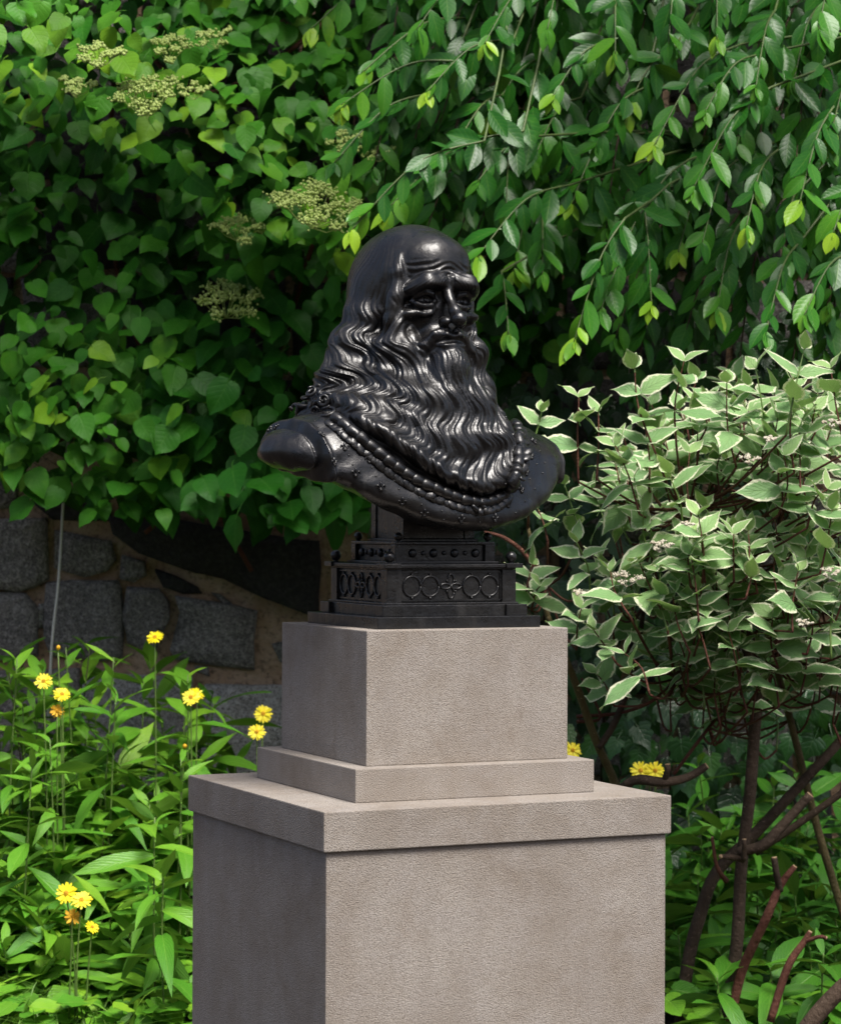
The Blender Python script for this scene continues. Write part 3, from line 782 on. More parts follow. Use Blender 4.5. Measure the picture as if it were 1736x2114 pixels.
SPECIES = {  # kind, width/length, fold, curl, wave, serration, notch, petiole
 'vine': ('heart', .98, .22, .20, .05, .035, .13, .55), 'treeleaf': ('ellipse', .50, .42, .14, .03, .015, 0, .07), 'dogwood': ('ovate', .60, .16, .15, .07, .045, 0, .16),
 'lance': ('lance', .31, .40, .42, .05, .02, 0, .05), 'ivy': ('ivy', .98, .16, .16, .03, .03, .16, .5), 'cover': ('round', .95, .2, .2, .05, .05, .12, .7)}
NV, NTN = 9, 8
LV = {}
for sp, (kind, wl, fold, curl, wave, serr, notch, pet) in SPECIES.items():
    LV[sp] = []
    for k in range(NV):
        r = random.Random(hash_ if (hash_ := (k*31 + len(sp)*7)) else 1)
        q = (wl*r.uniform(.80, 1.15), fold*r.uniform(.3, 1.6), curl*r.uniform(-.5, 2.2), wave*r.uniform(.6, 2.4))
        LV[sp].append((leaf_arrays(kind, q[0], 9, 2, q[1], q[2], q[3], serr, notch, k, pet), leaf_arrays(kind, q[0], 5, 1, q[1], q[2], q[3], serr, notch, k, pet)))
LMESH = {}
def leaf_mesh(sp, k, tn, mat):
    key = (sp, k, tn, mat.name)
    if key not in LMESH:
        V, Q, UV = LV[sp][k][0]; me = quadmesh('leaf', V, Q, UV, (tn + .5)/NTN); me.materials.append(mat); LMESH[key] = me
    return LMESH[key]
def leaf_mtx(p, d, n, s):
    d = Vector(d).normalized(); n = Vector(n); x = d.cross(n)
    if x.length < 1e-4: x = d.orthogonal()
    x.normalize(); z = x.cross(d)
    m = Matrix((x*s, d*s, z*s)).transposed().to_4x4(); m.translation = Vector(p); return m
class Foliage:
    def __init__(s, sp, mat): s.sp, s.mat, s.L = sp, mat, []
    def add(s, p, d, n, size, tint): s.L.append((leaf_mtx(p, d, n, size), random.randrange(NV), min(max(tint, 0), .999)))
    def finish(s, root, nobj=300, stuff='foliage'):
        inv = root.matrix_local.inverted() if root.parent is None else Matrix()
        inv = (Matrix.Translation(root.location)@root.rotation_euler.to_matrix().to_4x4()).inverted()
        def key(e):
            p = e[0].translation; u, v = px_of(p)
            return (p.y if -20 < u < 1756 and -20 < v < 2130 else p.y + 50)
        L = sorted(s.L, key=key)
        for m, k, t in L[:nobj]: link('leaf', leaf_mesh(s.sp, k, int(t*NTN), s.mat), None, root, inv@m)
        rest = L[nobj:]
        if not rest: return
        VV, QQ, UU, TT = [], [], [], []; o = 0
        for m, k, t in rest:
            V, Q, UV = LV[s.sp][k][1]; A = np.array(inv@m, np.float32)
            VV.append(V@A[:3, :3].T + A[:3, 3]); QQ.append(Q + o); UU.append(UV); TT.append(np.full(len(V), t, np.float32)); o += len(V)
        me = quadmesh(stuff, np.concatenate(VV), np.concatenate(QQ), np.concatenate(UU), np.concatenate(TT))
        tag(link(stuff, me, s.mat, root), kind='stuff')
def rv(a=1.0): return Vector((random.gauss(0, a), random.gauss(0, a), random.gauss(0, a)))
U = random.uniform
def gauss2(px, py, cx, cy, rx, ry=None): ry = ry or rx; return math.exp(-((px - cx)/rx)**2 - ((py - cy)/ry)**2)
def corymb(name, mat, root, c, n, rad, cnt, bud, inv):
    """flat-topped head of small buds gathered in uneven lesser heads on branching stalks"""
    b = MB(); n = n.normalized(); a = n.cross(Vector((0, 1, .01))).normalized(); e = n.cross(a)
    foot = c - n*rad*.8
    k = max(6, int(rad/.0075)); sub = []
    for i in range(k):
        w = i*2.4 + U(-.3, .3); q = rad*math.sqrt((i + .4)/k)*U(.85, 1.12)
        p = c + (a*math.cos(w) + e*math.sin(w))*q + n*(U(-.10, .10)*rad - .22*q*q/rad); sub.append(p)
        b.tube([foot, foot*.45 + p*.55 - n*rad*.12, p], rad*.016, 3, False)
    for i in range(cnt):
        p = random.choice(sub) + (a*random.gauss(0, 1) + e*random.gauss(0, 1))*rad*.13 + n*U(-.03, .10)*rad; b.ball(p, bud*U(.65, 1.25), 4, 3)
    return link(name, b.mesh(name), mat, root, inv)
# ---------------------------------------------------------------- climbing vine on the wall and fence
VINE_Y = 8.02
VBOT = [(-200, 1015), (0, 1035), (60, 1060), (130, 1085), (200, 1110), (300, 1120), (380, 1110), (430, 1120), (520, 1145), (580, 1150), (650, 1150), (720, 1135), (800, 1090), (900, 980), (1000, 860), (1250, 760)]
def vine_bulge(px, py):
    b = .34
    b += .62*math.exp(-((py + 30 - max(0, px)*.62)/190)**2)*(1 if px < 760 else math.exp(-((px - 760)/90)**2))    # shelf falling from upper corner to the head
    b += .40*gauss2(px, py, 60, 60, 300, 160)
    b += .26*gauss2(px, py, 120, 820, 260, 190)
    b += .26*gauss2(px, py, 520, 980, 160, 190)
    return b
def vine_density(px, py):
    d = 1.0
    for cx, cy, rx, ry, a in ((240, 450, 150, 120, 1.0), (110, 320, 130, 70, .9), (40, 590, 120, 100, .95), (590, 640, 90, 150, .8), (420, 600, 80, 70, .75), (540, 310, 110, 60, .5), (330, 590, 90, 50, .7), (560, 880, 60, 90, .5), (430, 920, 40, 40, .6)):
        d -= a*gauss2(px, py, cx, cy, rx, ry)
    return max(d, .03)
def build_vine():
    root = thing('climbing_vine', (-1.0, VINE_Y, .05), 'climbing vine with heart shaped leaves and pale green flower clusters covering wall and fence', 'vine')
    inv = Matrix.Translation(-root.location)
    F = Foliage('vine', M['vine'])
    def leaf_at(px, py, depth, tint, size):
        p = at(px, py, depth)
        dn = Vector((U(-.9, .9), U(-1.2, .1), -U(.45, 1.1))); nn = Vector((U(-.75, .75), -1, U(0, 2.8)))
        F.add(p, dn, nn, size, tint)
    n = 0
    while n < 2400:
        px, py = U(-160, 1250), U(-330, 1140)
        bot = float(np.interp(px, [a[0] for a in VBOT], [a[1] for a in VBOT])) - 55
        if py > bot or U(0, 1) > vine_density(px, py): continue
        if px > 740 and U(0, 1) < .55: continue
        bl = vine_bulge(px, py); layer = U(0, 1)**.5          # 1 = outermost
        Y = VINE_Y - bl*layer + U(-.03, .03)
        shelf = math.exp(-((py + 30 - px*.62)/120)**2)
        t = .34 + .20*layer + .35*shelf*layer*U(.3, 1) + U(-.14, .14)  # light and shade put into the tint by depth and patch; shelf leaves younger
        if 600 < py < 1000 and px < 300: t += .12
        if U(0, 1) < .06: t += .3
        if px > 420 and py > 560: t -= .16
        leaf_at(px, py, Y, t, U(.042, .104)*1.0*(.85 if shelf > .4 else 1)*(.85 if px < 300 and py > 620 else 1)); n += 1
    for i in range(1100):             # inner leaves close to the fence, shade put into a darker tint
        px, py = U(-160, 1250), U(-330, 1090)
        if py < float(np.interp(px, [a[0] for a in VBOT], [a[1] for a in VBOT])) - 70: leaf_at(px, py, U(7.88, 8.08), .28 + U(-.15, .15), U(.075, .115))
    # broad leaves in front, read off the photograph
    for px, py, s, t in [(60, 700, .075, .5), (395, 405, .115, .32), (205, 335, .11, .25), (480, 340, .085, .35), (625, 480, .11, .45), (560, 500, .115, .3), (500, 505, .10, .35), (90, 690, .07, .55), (180, 560, .085, .42), (290, 700, .085, .55),
                         (450, 690, .10, .5), (320, 780, .06, .9), (370, 880, .075, .72), (165, 900, .10, .55), (290, 910, .09, .5), (350, 930, .095, .45), (470, 830, .12, .33), (410, 820, .11, .3), (480, 1010, .12, .3), (420, 1030, .11, .35), (540, 1030, .115, .25),
                         (600, 1080, .115, .2), (190, 1095, .07, .65), (335, 1095, .07, .7), (60, 1075, .10, .55), (120, 1050, .08, .6), (250, 1040, .085, .5), (640, 1050, .10, .25), (690, 1090, .10, .3), (735, 1060, .10, .25), (620, 1120, .09, .3), (700, 1020, .11, .3), (750, 1000, .10, .3), (30, 1010, .09, .6), (520, 690, .095, .5), (640, 760, .13, .3), (600, 690, .12, .3)]:
        leaf_at(px, py - 40, VINE_Y - vine_bulge(px, py) - .05, t, s*.88)
    F.finish(root, 300)
    for pts in ([(620, 60, 7.9), (660, 150, 7.7), (700, 330, 7.7), (640, 520, 7.9), (560, 800, 8.0), (480, 1050, 8.1)], [(100, -200, 8.0), (300, 100, 7.9), (420, 190, 7.8), (560, 130, 7.7), (700, 20, 7.7)],
                [(-100, 1000, 8.1), (140, 900, 8.0), (330, 780, 8.0), (500, 690, 8.0), (720, 600, 8.05)], [(300, 1100, 8.1), (420, 1000, 8.05), (560, 900, 8.05), (700, 700, 8.08)], [(520, 1180, 8.12), (350, 860, 8.12), (230, 470, 8.1), (260, -200, 8.1)]):
        MB().tube([inv@p for p in spline([at(*q) for q in pts], 6)], .008, 6).build('stem', M['redbark'], root)
    for px, py, r, c in [(205, 105, .055, 130), (155, 170, .05, 100), (300, 185, .085, 260), (350, 90, .055, 130), (440, 70, .05, 90), (495, 462, .065, 150), (655, 412, .10, 380), (470, 610, .085, 260), (715, 285, .05, 90), (400, 180, .04, 60), (780, 310, .04, 50)]:
        c3 = at(px, py, VINE_Y - vine_bulge(px, py) - .12)
        corymb('flower_cluster', M['corymb'], root, c3, Vector((U(-.35, .15), -.62, .8)), r*1.15, int(c*2.0), .0044, inv)
build_vine()
# ---------------------------------------------------------------- tree whose branches hang over the wall
def build_tree():
    root = thing('drooping_tree', (2.35, 7.75, .05), 'tree with glossy leaves hanging in long drooping sprays over the fence', 'tree')
    inv = Matrix.Translation(-root.location)
    F = Foliage('treeleaf', M['treeleaf'])
    def tube(name, pts, rs, mat, n=8): MB().tube([inv@p for p in pts], rs, n).build(name, mat, root)
    T = spline([(2.35, 7.75, 0), (2.30, 7.74, 1.0), (2.22, 7.70, 2.0), (2.05, 7.65, 2.9), (1.95, 7.6, 3.6)], 5)
    tube('trunk', T, lerp_list([.13, .10, .09, .075, .05], len(T)), M['bark'], 12)
    limbs = []
    for pts in ([(2.22, 7.70, 2.0), (1.7, 7.45, 2.65), (1.0, 7.35, 3.0), (.3, 7.35, 3.05), (-.3, 7.4, 2.95)], [(2.1, 7.66, 2.7), (1.6, 7.2, 3.1), (.9, 7.0, 3.25), (.1, 6.95, 3.2)], [(2.25, 7.7, 1.8), (1.8, 7.4, 2.2), (1.3, 7.3, 2.45), (.8, 7.4, 2.5)], [(2.0, 7.62, 3.2), (1.4, 7.5, 3.5), (.6, 7.5, 3.5), (-.4, 7.5, 3.4)], [(2.2, 7.7, 2.1), (1.75, 7.1, 2.6), (1.35, 6.9, 2.75)]):
        s_ = spline(pts, 5); limbs += s_; tube('limb', s_, lerp_list([.05, .035, .025, .012], len(s_)), M['bark'])
    def spray(tip, start, young=.9, lead=True, size=.100, back=0):
        """one hanging branchlet: leaves in two ranks, blades drooping, palest at the tip"""
        mid = (tip + start)/2 + Vector((0, 0, .04*(start - tip).length/.3))
        S = spline([start, mid, tip], 8); ln = sum((S[i+1] - S[i]).length for i in range(len(S)-1))
        if lead:
            near = min(limbs, key=lambda q: (q - start).length + (.5 if q.z < start.z else 0))
            S0 = spline([near, (near + start)/2 + Vector((.10, .12, .05)), start], 4)[:-1]
        else: S0 = []
        P = S0 + S; tube('twig', P, lerp_list([.0045, .0036, .0026, .0016], len(P)), M['twiggreen'] if not back else M['bark'], 5)
        for i in range(2*len(S0)):
            p = S0[i//2]; F.add(p + rv(.012), rv(.6) + Vector((0, -.2, -1)), rv(.35) + Vector((0, -1, .6)), size*U(.8, 1.15), .32 + U(-.15, .2))
        k = max(4, int(ln/.029)); side = 1
        for i in range(k):
            f = (i + .5)/k; q = f*(len(S)-1); a = int(q); p = S[a].lerp(S[min(a+1, len(S)-1)], q - a)
            t = (S[min(a+1, len(S)-1)] - S[max(a-1, 0)]).normalized()
            out = t.cross(Vector((0, -1, .25))).normalized()*side; side = -side
            d = out*U(.15, .9) + t*U(.1, .6) + Vector((U(-.25, .25), U(-.45, .15), -U(.45, 1.1)))
            nn = Vector((out.x*.5 + U(-.45, .45), -1, U(.15, 1.25)))
            tt = .30 + U(-.12, .12) + (young - .30)*max(0, (f - .62)/.38)**1.4*U(.4, 1) + (.12 if f > .5 else 0)
            F.add(p, d, nn, size*U(.62, 1.15)*(1 - .30*max(0, f - .75)/.25), tt)
        for s in (-1, 1):
            F.add(S[-1], Vector((s*.35, -.2, -1)), Vector((s*.3, -1, .4)), size*U(.40, .65), young + U(-.15, .05))
    # front sprays, placed where the photograph shows their tips
    for tx, ty, sx, sy, Y in [(722, 478, 1000, 290, 6.35), (800, 430, 1080, 270, 6.5), (640, 60, 900, -60, 6.7), (705, 215, 990, 130, 6.6), (690, 335, 905, 190, 6.7), (745, 150, 1010, 40, 6.8), (985, 375, 1110, 280, 6.7), (985, 530, 1180, 380, 6.5), (1050, 690, 1035, 560, 6.7),
                          (1045, 430, 1050, 330, 6.9), (1120, 565, 1120, 450, 6.7), (1185, 705, 1290, 450, 6.3), (1240, 640, 1380, 380, 6.45), (1345, 630, 1330, 430, 6.5), (1350, 300, 1530, 90, 6.4), (1140, 200, 1260, 80, 6.5), (1270, 110, 1270, -20, 6.5), (1430, 390, 1590, 180, 6.4), (1455, 230, 1570, 110, 6.4),
                          (1300, 520, 1420, 330, 6.6), (1540, 470, 1590, 320, 6.5), (1580, 690, 1650, 500, 6.4), (1660, 650, 1760, 520, 6.35), (1480, 640, 1520, 470, 6.7), (1650, 420, 1720, 220, 6.4), (1710, 300, 1770, 120, 6.5), (1560, 180, 1600, 20, 6.5), (1690, 60, 1740, -90, 6.4), (1480, 80, 1480, -60, 6.4), (1380, 90, 1400, -70, 6.6),
                          (1610, 560, 1640, 400, 6.6), (1230, 300, 1330, 180, 6.7), (880, 190, 1060, 80, 6.6), (930, 320, 1060, 190, 6.6), (1010, 240, 1130, 110, 6.8), (860, 60, 1020, -80, 6.6), (1000, 90, 1120, -40, 6.7), (1130, 60, 1180, -90, 6.7), (1720, 480, 1800, 330, 6.5), (1640, 160, 1690, 10, 6.7), (1100, 330, 1200, 200, 6.9), (1520, 300, 1600, 150, 6.7), (1400, 520, 1470, 350, 6.8), (1290, 230, 1390, 100, 6.8), (1180, 420, 1260, 280, 6.9), (600, -20, 840, -120, 6.8), (1060, 560, 1110, 400, 6.95), (1450, 500, 1520, 330, 6.6)]:
        spray(at(tx, ty, Y), at(sx, sy, Y + U(.1, .3)), random.choice((.55, .7, .85, .95, 1.0)))
    for i in range(135):              # deeper sprays
        tx = U(760, 1800); ty = U(60, 620 if tx < 1250 else 860); Y = U(6.9, 7.85)
        spray(at(tx, ty, Y), at(tx + U(20, 200)*(1 if tx < 1300 else .5), ty - U(150, 300), Y + U(0, .2)), U(.35, .7), False, .102, 1)
    for i in range(75):
        tx = U(-200, 1900); ty = U(-420, -40); Y = U(5.9, 7.8)
        spray(at(tx, ty, Y), at(tx + U(40, 200), ty - U(120, 260), Y + U(0, .2)), .6, False, .095, .3)
    F.finish(root, 300)
    # unseen leaf mass above the frame, added to shade the wall
    C = Foliage('treeleaf', M['treeleaf'])
    for i in range(4200):
        a, b, c = U(-1, 1), U(-1, 1), U(-1, 1)
        if a*a + b*b + c*c > 1: continue
        C.add((.45 + 2.6*a, 7.6 + 1.15*b, 3.85 + .62*c), rv() + Vector((0, -.2, -1)), rv() + Vector((0, -.4, 1)), U(.10, .15), U(.15, .55))
    S = spline([(2.2, 7.7, 2.3), (2.3, 6.8, 2.75), (2.15, 5.9, 3.0), (1.9, 5.2, 2.95)], 5); tube('limb', S, lerp_list([.05, .035, .02, .01], len(S)), M['bark'])  # unseen forward limb with leaves, added to shade the lower right
    for i in range(1500):
        a, b, c = U(-1, 1), U(-1, 1), U(-1, 1)
        if a*a + b*b + c*c > 1: continue
        C.add((2.15 + .75*a, 5.6 + 1.0*b, 3.0 + .42*c), rv() + Vector((0, -.2, -1)), rv() + Vector((0, -.4, 1)), U(.10, .14), U(.15, .55))
    C.finish(root, 0, 'shade_crown')
build_tree()
# ---------------------------------------------------------------- variegated shrub
def build_shrub():
    root = thing('variegated_shrub', tuple(at(1530, 2060, 6.4).xy) + (.08,), 'pruned shrub with green leaves edged in cream on red brown stems', 'shrub')
    inv = Matrix.Translation(-root.location)
    F = Foliage('dogwood', M['dogwood'])
    def stem(pts, rs, mat, name='stem', n=8, cut=False):
        S = spline([at(*q) for q in pts], 5); rr = lerp_list(rs, len(S))
        o = MB().tube([inv@p for p in S], rr, n).build(name, M[mat], root)
        if cut:
            d = (S[-1] - S[-2]).normalized(); MB().tube([inv@(S[-1] - d*.002), inv@(S[-1] + d*.003)], [rr[-1]*.93, rr[-1]*.88], n).build('cut_end', M['cutwood'], o)
        return S
    J = []
    J += stem([(1490, 2150, 6.3), (1520, 1960, 6.3), (1530, 1790, 6.3), (1548, 1640, 6.3), (1560, 1480, 6.3), (1572, 1420, 6.3)], [.018, .017, .016, .016, .016, .015], 'bark')
    J += stem([(1572, 1425, 6.3), (1545, 1350, 6.3), (1525, 1300, 6.25), (1470, 1180, 6.2), (1420, 1050, 6.2)], [.016, .014, .013, .010, .006], 'bark')
    J += stem([(1575, 1425, 6.3), (1600, 1340, 6.35), (1625, 1200, 6.4), (1610, 1050, 6.4), (1650, 900, 6.4)], [.014, .013, .011, .008, .005], 'redbark')
    J += stem([(1400, 2150, 6.45), (1420, 1990, 6.45), (1445, 1890, 6.45), (1480, 1800, 6.45), (1560, 1720, 6.45), (1680, 1590, 6.45), (1790, 1470, 6.5)], [.017, .017, .017, .016, .015, .013, .011], 'bark')
    stem([(1525, 1760, 6.22), (1575, 1745, 6.2), (1610, 1710, 6.2), (1672, 1642, 6.2)], [.013, .014, .013, .011], 'bark', cut=True)
    stem([(1535, 1775, 6.22), (1505, 1770, 6.2), (1488, 1769, 6.18)], [.009, .007, .006], 'bark', 'stub', cut=True)
    stem([(1535, 1775, 6.2), (1536, 1745, 6.18), (1536, 1735, 6.18)], [.008, .006, .006], 'bark', 'stub', cut=True)
    stem([(1500, 1820, 6.35), (1480, 1790, 6.33), (1470, 1730, 6.33)], [.008, .005, .004], 'redbark', 'stub', cut=True)
    stem([(1500, 2150, 6.25), (1530, 2010, 6.25), (1580, 1900, 6.2), (1610, 1830, 6.2), (1640, 1790, 6.2)], [.013, .013, .012, .010, .007], 'redbark', cut=True)
    stem([(1610, 1840, 6.2), (1602, 1800, 6.18), (1598, 1772, 6.18)], [.009, .008, .008], 'bark', 'stub', cut=True)
    stem([(1590, 2110, 6.1), (1625, 2000, 6.1), (1660, 1945, 6.1), (1672, 1925, 6.1)], [.010, .010, .008, .006], 'redbark', cut=True)
    stem([(1660, 1945, 6.1), (1690, 1935, 6.08), (1704, 1937, 6.08)], [.006, .005, .005], 'redbark', 'stub', cut=True)
    stem([(1640, 2160, 5.9), (1700, 2080, 5.9), (1790, 1990, 5.9)], [.022, .021, .018], 'bark')
    J += stem([(1760, 1950, 6.5), (1690, 1720, 6.5), (1640, 1520, 6.5), (1600, 1370, 6.45), (1560, 1230, 6.4)], [.011, .011, .010, .009, .006], 'olivebark')
    J += stem([(1790, 1600, 6.3), (1650, 1700, 6.35), (1560, 1760, 6.4)], [.009, .010, .011], 'bark')
    J += stem([(1310, 1760, 6.5), (1270, 1620, 6.45), (1230, 1530, 6.4), (1195, 1430, 6.35), (1160, 1340, 6.3), (1130, 1270, 6.3), (1110, 1180, 6.3), (1090, 1090, 6.3)], [.011, .011, .010, .010, .008, .007, .006, .004], 'olivebark')
    J += stem([(1235, 1545, 6.4), (1265, 1500, 6.4), (1290, 1440, 6.4), (1312, 1370, 6.35), (1330, 1250, 6.3)], [.009, .009, .009, .008, .005], 'bark')
    J += stem([(1115, 1190, 6.3), (1080, 1140, 6.3), (1040, 1110, 6.3), (1000, 1098, 6.32)], [.006, .006, .005, .003], 'redbark')
    stem([(1290, 1620, 6.1), (1320, 1610, 6.08), (1370, 1615, 6.05), (1420, 1605, 6.05), (1458, 1582, 6.05)], [.010, .013, .012, .010, .009], 'bark', cut=True)
    stem([(1372, 1612, 6.05), (1378, 1590, 6.03), (1378, 1580, 6.03)], [.008, .007, .007], 'bark', 'stub', cut=True)
    stem([(1250, 1700, 6.3), (1270, 1640, 6.2), (1300, 1618, 6.1)], [.011, .011, .011], 'bark')
    for pts in ([(1190, 1480, 6.4), (1290, 1470, 6.4), (1370, 1430, 6.35), (1430, 1330, 6.3), (1480, 1240, 6.3)], [(1390, 1600, 6.2), (1450, 1520, 6.2), (1520, 1430, 6.25), (1570, 1340, 6.3)], [(1190, 1490, 6.4), (1240, 1480, 6.4), (1200, 1400, 6.4)], [(1300, 1400, 6.4), (1450, 1380, 6.35), (1600, 1350, 6.3)], [(1560, 1310, 6.3), (1450, 1360, 6.25), (1400, 1400, 6.2)], [(1100, 1240, 6.3), (1130, 1210, 6.25)]):
        J += stem(pts, [.005, .0045, .004, .003], 'redbark', 'twig', 5)
    def shoot(foot, tip, pairs, size, tint, upright=.5):
        S = spline([foot, (foot + tip)/2 + rv(.008), tip], 4)
        MB().tube([inv@p for p in S], lerp_list([.0030, .0022, .0014], len(S)), 5).build('twig', M['redbark'] if U(0, 1) < .7 else M['greenstem'], root)
        ax = (tip - foot).normalized(); a = ax.orthogonal().normalized(); a.rotate(Matrix.Rotation(U(0, 6.28), 3, ax))
        for i in range(pairs):
            f = 1 - i/(pairs + .4); p = foot.lerp(tip, f)
            b = ax.cross(a); side = a if i % 2 == 0 else b
            for s in (-1, 1):
                up = (1.5 if i == 0 else .55 if i == 1 else .12)*U(.6, 1.3)
                d = side*s + ax*up*upright*1.3 + Vector((0, 0, U(-.25, .15)) if i > 1 else (0, 0, .2))
                nn = ax*1.0 - side*s*(.2 + up*.35) + Vector((0, -.95, .25)) + rv(.32)
                F.add(p, d, nn, .98*size*(.62 if i == 0 else .92 if i == 1 else 1.08)*U(.8, 1.15), tint + (.25 if i == 0 else 0) + U(-.15, .15))
    def grow(px, py, Y, ln, lean, pairs=3, size=.098, tint=.45):
        tip = at(px, py, Y); foot = tip - Vector((lean + U(-.03, .03), U(-.04, .06), ln))
        nr = min(J, key=lambda q: (q - foot).length)
        if (nr - foot).length > .03:
            S = spline([nr, (nr + foot)/2 + Vector((0, .01, -.03)), foot], 4)
            MB().tube([inv@p for p in S], lerp_list([.0034, .0028], len(S)), 5).build('twig', M['redbark'], root)
        shoot(foot, tip, pairs, size, tint)
    for px, py, Y, ln, le in [(1118, 850, 6.1, .10, .01), (1195, 820, 5.95, .20, -.02), (1235, 850, 5.95, .16, .0), (1310, 760, 5.9, .20, -.04), (1412, 745, 5.9, .20, .02), (1500, 790, 6.0, .2, .0), (1560, 760, 6.0, .2, .0), (1660, 720, 5.8, .2, .03), (1640, 800, 5.9, .2, .0), (1715, 760, 5.9, .2, .0),
                              (1110, 1050, 6.2, .08, .0), (1098, 1165, 6.15, .10, .0), (1115, 1210, 6.1, .06, .01), (1190, 1120, 6.0, .12, -.05), (1200, 1255, 5.95, .10, .0), (1165, 1000, 6.05, .12, -.05), (1270, 920, 5.9, .16, -.04), (1330, 870, 5.9, .16, -.02), (1225, 1300, 5.9, .08, -.03), (1260, 1180, 5.9, .10, -.03), (1230, 1390, 6.0, .08, -.02), (1290, 1350, 5.85, .09, -.03)]:
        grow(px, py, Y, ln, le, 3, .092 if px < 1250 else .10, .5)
    n = 0
    while n < 225:
        px, py = U(1170, 1860), U(760, 1490)
        e = ((px - 1560)/350)**2 + ((py - 1110)/320)**2
        if e > U(.9, 1.25): continue
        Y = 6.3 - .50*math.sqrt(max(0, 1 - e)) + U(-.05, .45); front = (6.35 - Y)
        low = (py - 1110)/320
        grow(px, py, Y, U(.07, .16), (px - 1560)/350*.05, 3 if U(0, 1) < .6 else 2, U(.085, .112), .50 - .28*max(0, low) + .15*front - .2*(Y > 6.3)); n += 1  # tint falls towards the bottom and the back of the shrub
    F.finish(root, 300)
    for px, py, r in [(1548, 945, .026), (1365, 1125, .030), (1296, 1190, .040), (1198, 1222, .020), (1715, 1180, .028), (1662, 1285, .020), (1722, 870, .026), (1590, 905, .016), (1420, 1080, .014)]:
        corymb('flower_cluster', M['whiteflower'], root, at(px, py, 5.72 if px > 1250 else 5.85), Vector((0, -.5, .9)), r*.85, int(60 + r*2000), .0024, inv)
build_shrub()
# ---------------------------------------------------------------- ivy behind the shrub
def build_ivy():
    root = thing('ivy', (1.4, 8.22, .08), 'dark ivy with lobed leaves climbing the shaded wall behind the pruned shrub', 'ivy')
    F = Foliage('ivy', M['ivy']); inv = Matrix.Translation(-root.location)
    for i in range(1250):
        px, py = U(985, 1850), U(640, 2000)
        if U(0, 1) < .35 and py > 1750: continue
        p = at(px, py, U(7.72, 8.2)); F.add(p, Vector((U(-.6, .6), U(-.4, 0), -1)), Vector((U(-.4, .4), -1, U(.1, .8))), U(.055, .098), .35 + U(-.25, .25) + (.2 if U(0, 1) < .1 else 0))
    F.finish(root, 300)
    for px in (1150, 1280, 1420, 1560, 1700):
        MB().tube([inv@p for p in spline([at(px + U(-40, 40), 2150, 8.22), at(px + U(-50, 50), 1800, 8.22), at(px + U(-50, 50), 1300, 8.2), at(px + U(-50, 50), 850, 8.2)], 5)], .007, 5).build('stem', M['bark'], root)
build_ivy()
# ---------------------------------------------------------------- leafy perennials
def make_perennial(x, y, h, nl, size, tint, group, label, lean=(0, 0), mat='greenstem', bare=0):
    tall = 'tall ' if h > .62 else 'low ' if h < .34 else 'knee high '; group = tall + group; label = tall + label + (' on a purplish stem' if mat == 'purplestem' else '')
    if mat == 'purplestem': group += ', purplish stems'
    z = ground_z(x, y); o = thing('leafy_perennial', (x, y, z - .01), label, 'plant', group)
    top = Vector((lean[0]*h, lean[1]*h, h)); S = spline([(0, 0, 0), (lean[0]*h*.35 + U(-.01, .01), U(-.01, .01), h*.55), top], 5)
    MB().tube(S, lerp_list([.0036, .0028, .0016], len(S)), 5).build('stem', M[mat], o)
    a = U(0, 6.28)
    for i in range(nl):
        f = bare + (1 - bare)*(i + .5)/nl; q = f*(len(S)-1); k = int(q); p = S[k].lerp(S[min(k+1, len(S)-1)], q - k); a += 2.4
        up = -.15 + 1.3*max(0, (f - .55)/.45)**1.2 + U(-.55, .55)
        d = Vector((math.cos(a), math.sin(a), up)); n = Vector((-math.cos(a)*up, -math.sin(a)*up, 1)) + rv(.40)
        s = 1.12*size*U(.6, 1.3)*(1 if f < .8 else 1 - .55*(f - .8)/.2)
        link('leaf', leaf_mesh('lance', random.randrange(NV), int(min(max(tint + .28*(f - .55) + U(-.14, .16), 0), .99)*NTN), M['lance']), None, o, leaf_mtx(p, d, n, s))
